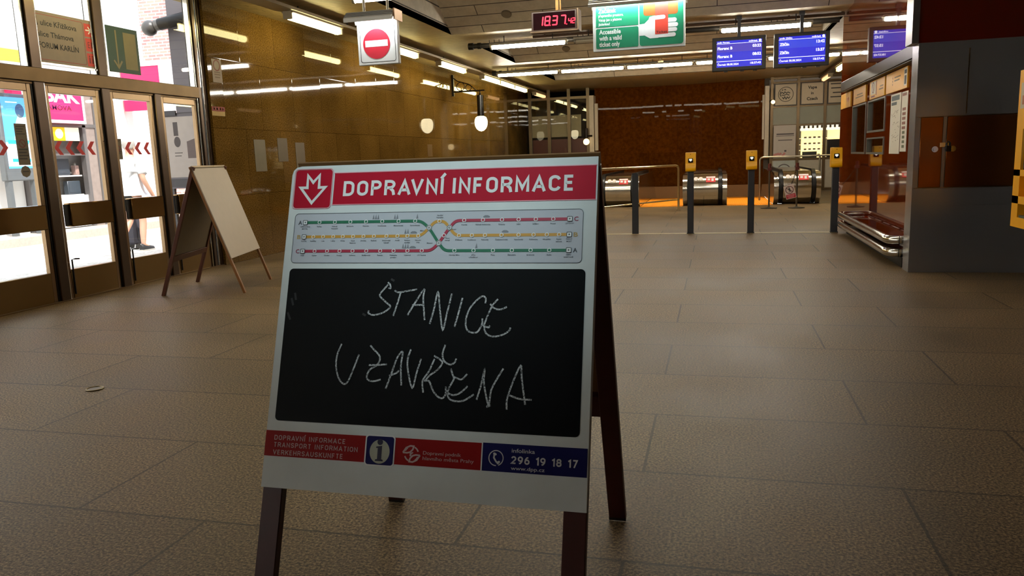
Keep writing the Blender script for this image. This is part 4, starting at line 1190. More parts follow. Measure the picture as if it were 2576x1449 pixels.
# ------------------------------------------------------------------ escalator balustrade ends
M_STAIN = mat('brushed stainless', 'dcd8cc', .16, 1, vary=.06, scale=3)
M_BELT = mat('black handrail', '0e0e10', .35)
def nose(g, x0, x1, r, zc, yc, yend=22.9):
    P = [(yc - .02, 0.0)] if zc - r > .0 else []
    P += [(yc + r * math.cos(a), zc + r * math.sin(a)) for a in [PI * 1.42 - (PI * .92) * k / 20 for k in range(21)]]
    P += [(yend, zc + r), (yend + 3.2, zc + r - 1.9), (yend + 3.2, -3), (yend - .6, -.0)]
    a = [g.bm.verts.new((x0, p, q)) for p, q in P]; b = [g.bm.verts.new((x1, p, q)) for p, q in P]
    g._f(a); g._f(b[::-1])
    for i in range(len(P)):
        j = (i + 1) % len(P); g._f((a[j], a[i], b[i], b[j]))
def balustrade(x0, label, wide=1.0, right=True):
    x1 = x0 + wide
    t = thing('escalator_balustrade', label, 'escalator balustrade', ((x0 + x1) / 2, 18.72, 0), 0, 'escalator balustrade ends')
    g = G(); nose(g, x0 + .2, x1 - .2, .365, .385, 19.1); g.obj('steel_drum', M_STAIN, t)
    for a in (x0 + .1, x1 - .2):
        g = G(); nose(g, a + .012, a + .088, .395, .395, 19.1); g.obj('handrail', M_BELT, t)
    for a in (x0, x1 - .1):
        g = G(); nose(g, a, a + .1, .36, .37, 19.08); g.obj('side_cap', M_CHROME, t)
    # stickers lie on the drum's upper front
    c = .80
    s0 = Vector((0, 19.1 + .369 * math.cos(PI * c), .385 + .369 * math.sin(PI * c)))
    tang = Vector((0, math.sin(PI * c), -math.cos(PI * c)))
    M = frame((0, s0.y, s0.z), (1, 0, 0), tang)
    xs = x0 + wide * .5
    g = G(); g.rect(xs + .03, -.07, xs + .24, .09, M, .0, .004); s = g.obj('red_sticker', mat('sticker red', 'c81818', .5), t)
    g = G(); g.rect(xs + .035, .045, xs + .235, .085, M, .0045, .0055); g.rect(xs + .06, -.02, xs + .12, .03, M, .0045, .0055); g.rect(xs + .15, -.04, xs + .2, .03, M, .0045, .0055); g.obj('white_print', M_PRINTW, s)
    g = G(); g.prism(disc(xs - .2, .03, .05, 16), M, 0, .004); g.prism(disc(xs - .09, .03, .05, 16), M, 0, .004); g.obj('round_stickers', mat('sticker white', 'd8d0c8', .5), t)
    return t
balustrade(-2.76, 'steel escalator end drum with handrails, just right of the sandwich board')
balustrade(-.745, 'steel escalator end drum with handrails behind the first yellow validator')
balustrade(1.285, 'steel escalator end drum behind the hanging no entry tag')
M_PLATE = mat('lamplit orange landing plate', 'f09a24', .45, 0.0, vary=.12, scale=2)  # orange of the lamplight is put into the plate colour
for x0, x1, lab in ((-1.75, -.75, 'orange metal landing plate beside the guide railing, between two escalator drums'), (.262, 1.278, 'orange metal landing plate between the first two yellow validators, beside the no entry tag')):
    t = thing('landing_plate', lab, 'landing plate', ((x0 + x1) / 2, 20.5, -.03), 0, 'escalator landing plates')
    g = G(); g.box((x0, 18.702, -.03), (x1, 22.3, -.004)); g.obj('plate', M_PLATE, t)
    g = G(); k = x0 + .04
    while k < x1 - .03:
        g.box((k, 18.75, -.004), (k + .012, 22.25, .0)); k += .05
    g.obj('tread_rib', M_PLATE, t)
    t = thing('escalator_step_band', 'descending steps of the escalator beyond ' + 'the lamplit orange landing plate ' + ('beside the guide railing' if x0 < 0 else 'beside the no entry tag'), 'escalator steps', ((x0 + x1) / 2, 23, -.5))
    g = G()
    for k in range(7):
        g.box((x0, 22.3 + .4 * k, -.25 - .22 * k), (x1, 22.7 + .4 * k, -.03 - .22 * k))
    g.obj('steps', mat('step grey', '4a4640', .4, .6), t)

for x, lab in ((-1.25, 'small round downlight above the landing plate beside the guide railing'), (.77, 'small round downlight above the landing plate beside the no entry tag')):
    t = thing('downlight', lab, 'ceiling lamp', (x, 20.45, ZC + CT), 0, 'downlights over the escalators')
    g = G(); g.cyl((x, 20.45, ZC + CT - .03), (x, 20.45, ZC + CT), .09, 20); g.obj('rim', M_CHROME, t)
    g = G(); g.cyl((x, 20.45, ZC + CT - .034), (x, 20.45, ZC + CT - .03), .07, 20); g.obj('lens', mat('downlight lens', 'ffe0a8', .4, emit=6, vary=0), t)
    s_ = bpy.data.lights.new('downlight_lamp', 'SPOT'); s_.energy = 560; s_.color = (1, .82, .5); s_.spot_size = math.radians(40); s_.spot_blend = .4; s_.shadow_soft_size = .06
    so = bpy.data.objects.new('downlight_lamp', s_); COL.objects.link(so); so.location = (x, 20.45, ZC + CT - .05)
# ------------------------------------------------------------------ railings and the chained barrier
t = thing('guide_railing', 'tubular steel guide railing between sandwich board and first validator', 'railing', (-1.3, 16.3, 0))
a, b = Vector((-2.2, 15.2, 0)), Vector((-.78, 17.4, 0))
dv = (b - a).normalized()
g = G(); P = [a + Vector((0, 0, .0)), a + Vector((0, 0, .90)), a + Vector((0, 0, .95)) + dv * .02, a + Vector((0, 0, .975)) + dv * .08]
P += [b + Vector((0, 0, .975)) - dv * .12, b + Vector((0, 0, .96)) - dv * .04, b + Vector((0, 0, .91)) - dv * .005, b]
g.tube(P, .024, 14); g.obj('hoop', mat('warm bright tube', 'd8c49a', .18, 1), t)
g = G(); g.tube([a + Vector((0, 0, .24)), b + Vector((0, 0, .24))], .016, 12); g.obj('lower_rail', mat('warm bright tube', 'd8c49a', .18, 1), t)
for p in (a, b):
    g = G(); g.cyl(p, p + Vector((0, 0, .012)), .05, 16); g.obj('floor_flange', M_CHROME, t)
t = thing('guide_railing', 'steel railing with posts in front of the shop signs', 'railing', (1.9, 20.5, 0))
g = G(); g.tube([(1.06, 20.5, 0), (1.06, 20.5, 1.0), (1.09, 20.5, 1.045), (1.14, 20.5, 1.06), (2.5, 20.5, 1.06), (5.2, 20.5, 1.06)], .022, 12); g.obj('hoop', mat('dull steel tube', '8c8474', .3, .9), t)
for x in (2.45, 3.6):
    g = G(); g.cyl((x, 20.5, 0), (x, 20.5, 1.05), .022, 12); g.obj('post', mat('dull steel tube', '8c8474', .3, .9), t)
t = thing('barrier_stanchion', 'thin steel stanchion with round base nearer the middle validator', 'stanchion', (1.107, 17.6, 0), 0, 'stanchions of the chained barrier', False)
g = G(); g.lathe([(.17, 0), (.17, .012), (.05, .025), (.022, .04)], n=24); g.obj('base', mat('stanchion base', '3a3630', .4, .6), t)
g = G(); g.cyl((0, 0, .03), (0, 0, .90), .018, 14); g.obj('pole', mat('stanchion steel', '6e665a', .3, .9), t)
g = G(); g.cyl((0, 0, .86), (0, 0, .95), .032, 14); g.box((-.04, -.04, .80), (.04, .04, .86)); g.obj('head', mat('stanchion head', '5a1c14', .4), t)
dup(t, (1.665, 17.6, 0), 'thin steel stanchion with round base just behind the no entry tag')
t = thing('barrier_chain', 'dark chain hung between the two stanchions', 'chain', (1.39, 17.55, .5))
g = G()
def chain(P):
    for i in range(len(P) - 1):
        p, q = Vector(P[i]), Vector(P[i + 1]); m = (p + q) / 2; tdir = (q - p).normalized(); n_ = Vector((0, 1, 0)) if i % 2 else tdir.cross(Vector((0, 1, 0)))
        L_ = (q - p).length * .62
        g.tube([m + tdir * (L_ * math.cos(2 * PI * k / 10)) + n_ * (.013 * math.sin(2 * PI * k / 10)) for k in range(10)], .0045, 6, closed=True)
def lerp_chain(a, b, sag, n):
    return [(a[0] + (b[0] - a[0]) * k / n, a[1] + (b[1] - a[1]) * k / n, a[2] + (b[2] - a[2]) * k / n - sag * 4 * (k / n) * (1 - k / n)) for k in range(n + 1)]
chain(lerp_chain((1.125, 17.57, .83), (1.395, 17.52, .48), .03, 12)); chain(lerp_chain((1.645, 17.57, .83), (1.55, 17.52, .52), .03, 10))
g.obj('links', mat('dark chain', '1c1612', .4, .7), t)
t = thing('no_entry_tag', 'small white and red no pedestrians tag hanging tilted on the chain', 'sign', (1.52, 17.5, .2))
M = FRONT((1.52, 17.49, .345)) @ Matrix.Rotation(math.radians(14), 4, 'Z')
g = G(); g.prism(rrect(-.105, -.14, .105, .14, .012), M, -.004, 0); g.obj('plate', mat('tag white', 'd8c4c0', .45), t)
g = G(); g.prism(rrect(-.095, -.13, .095, -.045, .008), M, 0, .001); b_ = g.obj('red_field', mat('tag red', 'b01830', .45), t)
g = G(); g.rect(-.08, -.075, .08, -.062, M, .0012, .0018); g.rect(-.07, -.098, .07, -.087, M, .0012, .0018); g.rect(-.06, -.118, .06, -.109, M, .0012, .0018); g.obj('print', mat('tag print', 'd88a90', .5), b_)
g = G(); g.ring(0, .045, .068, .082, M, .001, .0016); g.stroke([(-.055, .095), (.055, -.005)], .014, M, .001); g.obj('prohibition_ring', mat('tag ring', '5a2028', .5), t)
g = G(); g.prism(disc(.0, .092, .012, 12), M, .0018, .0024); g.stroke([(0, .08), (0, .035)], .022, M, .0018); g.stroke([(0, .04), (-.02, -.005)], .011, M, .0018); g.stroke([(0, .04), (.02, -.005)], .011, M, .0018); g.stroke([(-.03, .04), (0, .07), (.03, .045)], .009, M, .0018); g.obj('walker_symbol', M_INK, t)

# ================================================================== RIGHT SIDE: BOOTH
def wallbox(g, y0, y1, z0, z1, x0=XW, x1=XW + .09):
    g.box((x0, y0, z0), (x1, y1, z1))
g = G()
WZ0, WZ1 = 1.14, 1.835
wallbox(g, 8.62, 14.0, WZ1, 4.0); wallbox(g, 8.62, 14.0, 0, WZ0)
for y0, y1 in ((8.62, 10.43), (11.56, 11.68), (12.78, 14.0)):
    wallbox(g, y0, y1, WZ0, WZ1)
wallbox(g, 10.43, 11.56, 1.355, 1.42)
struct('wall_booth', g, M_BOOTH)
g = G()                                                             # booth inside and its other walls
M_BIN = mat('booth interior', '3a2a1c', .6)
g.box((3.3, 8.63, 0), (3.4, 14.1, 3.4)); struct('wall_booth_far', g, M_BIN)
g = G(); g.box((XW + .09, 8.63, -.01), (3.3, 14, 0.0)); struct('floor_booth', g, M_BIN)
g = G(); g.box((XW + .09, 8.63, 2.3), (3.3, 14, 2.34)); struct('ceiling_booth', g, M_BIN)
g = G(); g.box((2.75, 8.7, 0), (2.79, 14.0, 2.3)); struct('wall_booth_partition', g, M_BIN)
g = G()
for y0, y1, z0, z1 in ((11.68, 12.78, WZ0, WZ1), (10.43, 11.56, 1.42, WZ1), (10.43, 11.56, WZ0, 1.355)):
    for a, b, c, d in ((y0, y0 + .035, z0, z1), (y1 - .035, y1, z0, z1), (y0 + .035, y1 - .035, z0, z0 + .025), (y0 + .035, y1 - .035, z1 - .02, z1)):
        g.box((XW - .008, a, c), (XW + .06, b, d))
p = struct('window_3', g, mat('grey window frame', '6a6a64', .4, .5))
g = G(); g.box((XW + .02, 11.7, WZ0), (XW + .026, 12.77, WZ1)); g.box((XW + .02, 10.45, WZ0), (XW + .026, 11.55, 1.35)); g.box((XW + .02, 10.45, 1.425), (XW + .026, 11.55, WZ1)); struct('pane', g, M_GLASS, p)
t = thing('booth_curtain', 'grey green curtain behind the nearer upper booth window', 'curtain', (2.3, 11.2, 1.0))
g = G()
for k in range(14):
    y = 11.05 + .035 * k; g.cyl((2.25 + .015 * (k % 2), y, 1.025), (2.25 + .015 * (k % 2), y, 2.3), .022, 8)
g.obj('folds', mat('curtain cloth', '6a7060', .8), t)
t = thing('booth_desk', 'counter inside the booth behind the lower window', 'desk', (2.35, 11.2, 0))
g = G(); g.box((XW + .095, 10.3, .98), (2.6, 12.9, 1.02)); g.obj('top', mat('desk top', '8c8470', .5), t)
g = G()
for y in (10.35, 12.85):
    g.box((XW + .1, y - .02, .01), (2.58, y + .02, .98))
g.obj('leg', mat('desk side', '5a503c', .5), t)
for y, h, lab in ((11.3, .2, 'pale cup on the booth counter'), (10.75, .26, 'pale bottle on the booth counter by the window edge')):
    g = G(); g.lathe([(.045, 0), (.05, h * .6), (.03, h * .8), (.03, h)], (2.2, y, 1.02), 16); solo('counter_vessel', g, mat('pale vessel', 'c8c0a8', .3), lab, 'vessel')
t = thing('booth_lamp_bar', 'white lamp bar seen inside the booth through the nearer window', 'lamp', (2.4, 10.9, 2.2))
g = G(); g.box((2.3, 10.5, 2.22), (2.5, 12.4, 2.3)); g.obj('casing', M_WHITE, t)
g = G(); g.box((2.32, 10.6, 2.212), (2.48, 12.3, 2.22)); g.obj('diffuser', mat('booth lamp', 'fff2d8', .4, emit=1.2, vary=0), t)
t = thing('booth_canopy', 'dark steel canopy ledge above the yellow booth signs', 'canopy', (1.92, 11.2, 2.09))
g = G(); g.box((1.885, 8.62, 2.095), (XW + .001, 13.45, 2.235), bev=.005); g.obj('fascia', mat('brown mirror steel', '33281a', .3, .8), t)
g = G(); g.box((1.90, 8.62, 2.085), (XW + .001, 13.44, 2.095)); g.obj('underside', M_DARKMETAL, t)
for k, (y0, y1, lab) in enumerate(((9.3, 10.38, 'nearest yellow booth sign with bullet lines and white strip'), (10.47, 11.43, 'yellow booth sign with no smoking panel'), (11.72, 12.70, 'yellow booth sign with two faint text lines'), (12.95, 13.9, 'farthest yellow booth sign above the gate'))):
    t = thing('booth_sign', lab, 'sign', (XW - .01, (y0 + y1) / 2, 1.85), 0, 'yellow signs along the booth')
    g = G(); g.box((XW - .012, y0, 1.845), (XW + .001, y1, 2.072), bev=.002); g.obj('panel', mat('booth sign yellow', 'd89a1a', .45, vary=.05), t)
    M = WEST((XW - .0125, 0, 0)); g = G()
    def R(a, z0, b, z1, d=0.): g.rect(-b, z0, -a, z1, M, d, d + .0008)
    if k == 0:
        for j, z in enumerate((2.0, 1.965, 1.93)):
            g.prism(disc(-10.02, z, .012, 10), M, 0, .0008)
            if j < 2: R(9.62 + .05 * j, z - .008, 9.93, z + .008)
        g.obj('print', mat('olive print', '6a5420', .6), t)
        g = G(); R(9.31, 1.875, 9.45, 2.06); w_ = g.obj('white_strip', M_PAPER, t)
        g = G(); R(9.33, 2.0, 9.43, 2.04, .001); R(9.34, 1.89, 9.42, 1.98, .001); g.obj('print', M_INK, w_)
    elif k == 1:
        R(10.55, 1.93, 10.8, 1.945); R(10.55, 1.965, 10.75, 1.98); g.obj('print', mat('olive print', '6a5420', .6), t)
        g = G(); R(11.02, 1.9, 11.33, 2.06); w_ = g.obj('white_panel', M_PAPER, t)
        g = G(); g.ring(-11.18, 1.985, .055, .07, M, .001, .0018); g.stroke([(-11.22, 2.03), (-11.14, 1.94)], .015, M, .001); R(11.06, 1.865, 11.3, 1.885, .001); R(10.95, 1.88, 10.99, 2.06, .0); g.obj('prohibition_mark', mat('dark red ink', '6a1e14', .6), w_)
    elif k == 2:
        R(11.9, 1.93, 12.5, 1.945); R(11.95, 1.965, 12.4, 1.98); g.obj('print', mat('olive print', '6a5420', .6), t)
    else:
        R(13.1, 1.93, 13.3, 1.99); g.obj('print', mat('orange print', 'b86a14', .6), t)
def sheet(y0, y1, z0, z1, label, kind):
    t = thing('information_sheet', label, 'poster', (XW, (y0 + y1) / 2, z0))
    M = WEST((XW - .0005, 0, 0)); g = G(); g.rect(-y1, z0, -y0, z1, M, 0, .003); g.obj('paper', M_PAPER, t)
    g = G(); w = y1 - y0
    def R(a, za, b, zb): g.rect(-(y1 - a * w) if False else -y1 + a * w, za, -y1 + b * w, zb, M, .0032, .004)
    if kind == 'map':
        R(.08, z1 - .075, .85, z1 - .02); R(.08, z1 - .125, .6, z1 - .09); g.obj('heading', mat('dark teal print', '203438', .6), t)
        g = G(); rnd = random.Random(3)
        for k in range(26):
            a, b = rnd.uniform(.1, .9), rnd.uniform(z0 + .12, z1 - .17); R(a, b, a + .05, b + .008)
        for k in range(7):
            a, b = rnd.uniform(.1, .6), rnd.uniform(z0 + .15, z1 - .2); g.stroke([(-y1 + a * w, b), (-y1 + (a + .3) * w, b + rnd.uniform(-.05, .05))], .004, M, .0032)
        g.obj('map_print', mat('grey map print', '8c8478', .6), t)
    else:
        R(.1, z1 - .045, .8, z1 - .015)
        for k in range(5):
            R(.2, z1 - .2 - .05 * k, .75, z1 - .17 - .05 * k)
        g.obj('red_print', mat('brown red print', '7a4030', .6), t)
        g = G()
        for k in range(4):
            R(.3, z1 - .45 - .05 * k, .7, z1 - .42 - .05 * k)
        g.obj('green_print', mat('olive dark print', '4a5030', .6), t)
    return t
sheet(9.59, 10.11, 1.15, 1.82, 'white area map sheet on the red booth wall', 'map')
sheet(9.27, 9.55, 1.175, 1.815, 'narrow white list with coloured rows beside the area map sheet', 'list')

# bumper rails along the booth foot
t = thing('bumper_rail', 'pair of bright steel bumper rails along the booth foot', 'bumper rail', (1.8, 10.7, 0))
for z in (.275, .145):
    g = G(); P = [(XW, 12.28, z), (1.86, 12.28, z), (1.79, 12.23, z), (1.755, 12.15, z), (1.75, 12.0, z)] + [(1.75, 12.0 - .5 * k, z) for k in range(1, 6)] + [(1.75, 8.98, z), (1.76, 8.88, z), (1.80, 8.81, z), (1.87, 8.79, z), (XW, 8.79, z)]
    g.tube(P, .045, 18); g.obj('rail', M_CHROME, t)
    g = G(); g.tube([(1.845, 8.795, z), (1.853, 8.793, z)], .048, 18); g.obj('joint_ring', M_BLACK, t)
g = G(); g.box((1.80, 8.85, .235), (XW, 12.22, .262)); g.obj('shelf', M_REDPANEL, t)
g = G()
for k in range(6):
    g.box((1.815, 9.1 + .52 * k, .262), (1.835, 9.45 + .52 * k, .266))
g.obj('slot', mat('grey slot', '8a7a74', .4), t)
g = G(); g.box((1.86, 8.7, 0), (XW, 12.25, .1)); g.obj('plinth', M_DARKMETAL, t)

# ------------------------------------------------------------------ steel lockers, red panel above, ticket machine
t = thing('steel_cabinet', 'tall dark steel cabinet with two padlocked doors in reflected brown beside the booth', 'cabinet', (2.3, 8.37, 0))
g = G(); CYF = 8.37
g.box((1.85, CYF + .0125, 0), (5.98, 8.62, 2.19)); FB = CYF + .012
g.box((1.85, CYF, 0), (5.98, FB, .655)); g.box((1.85, CYF, .658), (5.98, FB, .825)); g.box((1.85, CYF, 1.505), (5.98, FB, 2.19)); g.box((1.85, CYF, .826), (1.897, FB, 1.504)); g.box((2.097, CYF, .826), (2.126, FB, 1.504))
g.obj('body', M_STEEL, t)
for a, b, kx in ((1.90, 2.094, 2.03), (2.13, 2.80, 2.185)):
    g = G(); g.box((a, CYF - .006, .832), (b, CYF + .0115, 1.498), bev=.003); d = g.obj('door', mat('mirror door with brown reflection', '8a5428', .22, .9, vary=.08, scale=2), t)  # brown reflection of the stone wall put into the door colour
    g = G(); g.cyl((kx, CYF - .006, 1.195), (kx, CYF - .018, 1.195), .028, 24); g.cyl((kx, CYF - .018, 1.195), (kx, CYF - .03, 1.195), .018, 20); g.obj('lock_knob', M_CHROME, d)
g = G(); g.box((2.12, CYF - .045, 1.17), (2.165, CYF - .015, 1.225), bev=.004); g.tube([(2.128, CYF - .03, 1.225), (2.128, CYF - .03, 1.25), (2.142, CYF - .03, 1.268), (2.157, CYF - .03, 1.25), (2.157, CYF - .03, 1.225)], .006, 10); g.obj('padlock', mat('dark padlock', '2a2624', .3, .8), t)
g = G(); g.box((2.07, CYF - .016, 1.215), (2.16, CYF - .006, 1.255)); g.obj('hasp', M_CHROME, t)
for z in (.829, 1.502):
    g = G(); g.box((1.875, CYF - .003, z - .003), (5.98, CYF, z + .003)); g.obj('edge_strip', M_BRONZE, t)
g = G(); g.box((2.28, CYF - .002, 1.52), (2.29, CYF, 2.12)); g.obj('seam_strip', M_BRONZE, t)
g = G(); g.box((1.845, CYF + .01, 2.19), (5.98, 8.62, 4.0)); struct('wall_red_panel', g, M_REDPANEL)
g = G(); g.box((1.785, CYF - .005, 2.19), (1.845, 8.63, 4.0)); struct('trim_10', g, mat('grey steel trim', '77767a', .35, .8))
t = thing('ticket_machine', 'yellow ticket vending machine with a screen before the steel cabinet', 'ticket machine', (2.6, 6.5, 0))
TX = 2.35
g = G()
g.box((TX, 5.9, .56), (TX + .12, 7.235, .64)); g.box((TX, 5.9, .75), (TX + .12, 7.235, .81)); g.box((TX, 5.9, .97), (TX + .12, 7.235, 1.02)); g.box((TX, 5.9, 1.34), (TX + .12, 7.235, 1.80))
g.box((TX, 7.10, .64), (TX + .12, 7.235, 1.34)); g.box((TX, 5.9, .64), (2.82, 6.1, 1.34)); g.box((TX + .08, 6.1, .64), (TX + .12, 7.1, 1.34))
g.obj('body', mat('machine yellow', 'e8a208', .4, vary=.05), t)
g = G(); g.box((TX + .12, 5.95, .56), (2.95, 7.2, 1.78)); g.obj('rear_housing', mat('dark machine housing', '2a2422', .4), t)
M = WEST((TX + .03, 0, 0)); g = G(); g.rect(-7.095, 1.02, -6.3, 1.34, M, 0, .01); s = g.obj('screen_frame', M_BLACK, t)
g = G(); g.rect(-7.08, 1.035, -6.32, 1.325, M, .010, .012); g.obj('screen', mat('machine screen', '8090b4', .2, emit=.25, vary=.2, scale=20), s)
g = G(); g.rect(-7.08, 1.035, -6.32, 1.10, M, .0125, .013); g.obj('blue_band', mat('machine screen blue', '3a5a9c', .2, emit=.2), s)
g = G(); g.box((TX + .005, 6.2, .64), (TX + .08, 7.08, .66)); g.box((TX + .04, 6.2, .66), (TX + .08, 7.06, .75)); g.obj('ticket_tray', mat('tray grey', '5a6050', .4, .4), t)
M = WEST((TX - .0005, 0, 0)); g = G(); g.rect(-7.19, 1.5, -6.4, 1.70, M, 0, .001); n_ = g.obj('notice', mat('machine notice', 'b8a890', .5), t)
g = G(); g.rect(-7.15, 1.53, -6.8, 1.60, M, .0012, .002); g.obj('print', mat('machine notice print', 'a85a3c', .5), n_)
g = G(); g.box((TX + .05, 5.95, 0), (2.9, 6.9, .56)); g.obj('pedestal', M_BLACK, t)
g = G(); g.box((TX + .25, 7.2, .50), (TX + .27, 7.225, .95)); g.box((TX + .25, 7.2, .93), (2.83, 7.225, .95)); g.obj('cable_duct', mat('grey duct', '6a6460', .5), t)

# small metal cap set in the floor
t = thing('floor_cap', 'small round metal cap set in the granite floor before the doors', 'floor cap', (-3.51, 3.645, 0))
g = G(); g.cyl((-3.51, 3.645, 0), (-3.51, 3.645, .004), .05, 24); g.obj('cap', mat('dull brass cap', '4a4030', .35, .8), t)
g = G(); g.tube([(-3.51 + .045 * math.cos(a * PI / 12), 3.645 + .045 * math.sin(a * PI / 12), .004) for a in range(24)], .004, 8, closed=True); g.obj('rim', mat('brass rim', '8a7a58', .3, .9), t)

# ------------------------------------------------------------------ notices on the stone wall
def wall_notice(y0, y1, z0, z1, label, c, parts):
    if not parts:
        g = G(); g.rect(y0, z0, y1, z1, EAST((XS + .0003, 0, 0)), 0, .004)
        return solo('wall_notice', g, mat('notice ' + c, c, .5), label, 'notice')
    t = thing('wall_notice', label, 'notice', (XS, (y0 + y1) / 2, z0))
    M = EAST((XS + .0003, 0, 0)); g = G(); g.rect(y0, z0, y1, z1, M, 0, .004); g.obj('plate', mat('notice ' + c, c, .5), t)
    for nm, cc, rects in parts:
        g = G()
        for a, b, e, f in rects:
            if nm == 'ring':
                g.ring(y0 + a * (y1 - y0), z0 + b * (z1 - z0), e * (y1 - y0), f * (y1 - y0), M, .0045, .0055)
            else:
                g.rect(y0 + a * (y1 - y0), z0 + b * (z1 - z0), y0 + e * (y1 - y0), z0 + f * (z1 - z0), M, .0045, .0055)
        g.obj({'ring': 'prohibition_mark'}.get(nm, nm), mat('notice print ' + cc, cc, .6), t)
    return t
wall_notice(8.945, 9.145, 2.34, 2.627, 'pale no smoking plate high on the stone wall by the doors', '8c7454', [('ring', '7a3a20', [(.5, .74, .28, .36)]), ('print', '6a5030', [(.2, .42, .8, .46), (.2, .32, .8, .36), (.25, .2, .75, .24)])])
wall_notice(8.86, 9.135, 1.918, 2.034, 'small red and yellow plate on the stone wall beside the doors', 'b08a08', [('red_field', '8a2208', [(0, .5, 1, 1)]), ('print', 'c89a30', [(.15, .64, .22, .86), (.35, .64, .45, .86), (.6, .64, .7, .86), (.8, .64, .88, .86)])])
wall_notice(9.74, 10.02, 1.19, 1.63, 'pale paper sheet on the stone wall, first from the doors', '6c6248', [])
wall_notice(10.35, 10.62, 1.32, 1.66, 'faint greyish sheet on the stone wall, middle of three', '5c4c2c', [])
wall_notice(10.85, 11.12, 1.2, 1.60, 'faint pinkish paper sheet on the stone wall behind the sandwich board corner', '66563e', [])
wall_notice(16.55, 16.85, 1.35, 1.62, 'small brown metal plate low on the far stone wall', '6a4c20', [])

# ================================================================== SHOP BEHIND THE ESCALATORS
SY = 25.0
M_SHOPFR = mat('bronze shop frame', '5e4c34', .35, .7)
g = G()
for x in (1.60, 2.345, 3.09, 3.85, 4.6, 5.35):
    g.box((x - .04, SY - .03, 0), (x + .04, SY + .05, ZC))
for z in (.04, .93, 1.93, 2.49, 3.18, ZC - .04):
    g.box((1.6, SY - .02, z - .03), (5.4, SY + .04, z + .03))
p = struct('window_4', g, M_SHOPFR)
g = G(); g.box((1.62, SY + .0, .98), (5.35, SY + .01, 1.92)); struct('pane', g, M_GLASS, p)
g = G(); g.box((1.62, SY + .01, 1.95), (5.35, SY + .03, 2.47)); struct('frosted_panel', g, mat('grey frosted panel', '8a8878', .5, vary=.12, scale=3), p)
g = G(); g.box((1.62, SY, .06), (5.35, SY + .03, .92)); struct('lower_panel', g, mat('pale lower panel', 'a49a8a', .5), p)
g = G(); g.box((1.3, 26.1, -.2), (5.6, 26.25, 3.45)); g.box((1.38, 25.35, 0), (1.55, 26.1, 3.4)); struct('wall_shop', g, mat('shop wall', '4a3c2c', .6))
def shopsign(x0, x1, label, kind):
    t = thing('shop_sign', label, 'sign', ((x0 + x1) / 2, SY - .03, 2.5), 0, 'square signs above the shop window')
    g = G(); g.box((x0 - .02, SY - .05, 2.50), (x1 + .02, SY - .01, 3.155)); g.obj('dark_frame', mat('dark sign frame', '2a1e12', .5), t)
    g = G(); g.box((x0 + .01, SY - .056, 2.53), (x1 - .01, SY - .05, 3.125)); g.obj('panel', mat('cream sign panel', 'b4a48c', .5, vary=.05), t)
    M = FRONT((0, SY - .0565, 0)); g = G(); c = (x0 + x1) / 2
    if kind == 'logo':
        g.ring(c, 2.835, .2, .216, M, 0, .001)
        for P in (((-.11, .11), (-.08, .14)), ((-.05, .13), (-.02, .14), (.0, .12)), ((-.14, .03), (-.1, .06), (-.06, .02), (-.03, .07), (.02, .03), (.06, .06), (.12, .03)), ((-.12, -.02), (-.05, -.03), (.02, -.0), (.1, -.03)),
                  ((-.1, -.08), (-.06, -.13), (-.03, -.07), (.01, -.14), (.04, -.08), (.08, -.12), (.12, -.07)), ((-.14, .09), (-.16, .0), (-.13, -.06))):
            g.stroke([(c + x, 2.835 + z) for x, z in P], .022, M, .0)
    elif kind == 'text':
        g.text('Vape', M, c, 2.96, None, .085, .03, .001, 'c'); g.text('in', M, c, 2.80, None, .075, .03, .001, 'c'); g.text('Czech', M, c, 2.635, None, .085, .03, .001, 'c')
    else:
        for k, (a, b, z) in enumerate(((.1, .75, 3.05), (.12, .8, 2.93), (.2, .8, 2.80), (.1, .9, 2.68))):
            g.rect(x0 + a * (x1 - x0), z, x0 + b * (x1 - x0), z + .03, M, 0, .001)
    g.obj('lettering', M_INK, t)
shopsign(1.684, 2.289, 'cream square shop sign with a hand drawn round logo', 'logo')
shopsign(2.417, 3.027, 'cream square shop sign with three short dark words', 'text')
shopsign(3.16, 3.77, 'cream square shop sign with four text lines, cut by the booth', 'lines')
t = thing('shop_poster', 'pale shop poster with pink flowers below the round logo sign', 'poster', (1.98, SY - .02, .97))
g = G(); g.box((1.665, SY - .03, .975), (2.295, SY - .021, 1.94)); g.obj('sheet', mat('poster paper', 'b0a49a', .5, vary=.05), t)
M = FRONT((0, SY - .0305, 0)); g = G(); g.rect(1.75, 1.66, 2.24, 1.70, M, 0, .001); g.rect(1.74, 1.62, 2.25, 1.635, M, 0, .001); g.rect(1.8, 1.49, 2.2, 1.515, M, 0, .001); g.rect(1.98, 1.16, 2.04, 1.21, M, 0, .001); g.obj('print', mat('poster print', '4a4244', .6), t)
g = G(); rnd = random.Random(5)
for k in range(9):
    g.prism(disc(1.7 + .035 * k, 1.02 + rnd.uniform(0, .09), .035, 9), M, 0.0002 * k, .0008 + .0002 * k)
g.obj('flower_print', mat('poster pink', 'b4746e', .6), t)
t = thing('window_poster', 'pale poster with a round drawing below the pink flower poster', 'poster', (1.98, SY - .02, .3))
g = G(); g.box((1.67, SY - .03, .3), (2.29, SY - .021, .9)); g.obj('sheet', mat('poster paper cool', 'a0a29c', .5), t)
M = FRONT((0, SY - .0305, 0)); g = G(); g.ring(1.98, .6, .17, .2, M, 0, .001, 0.2, 3.0); g.stroke([(1.85, .6), (1.95, .7), (2.05, .62)], .02, M, 0); g.obj('print', mat('poster print', '4a4244', .6), t)
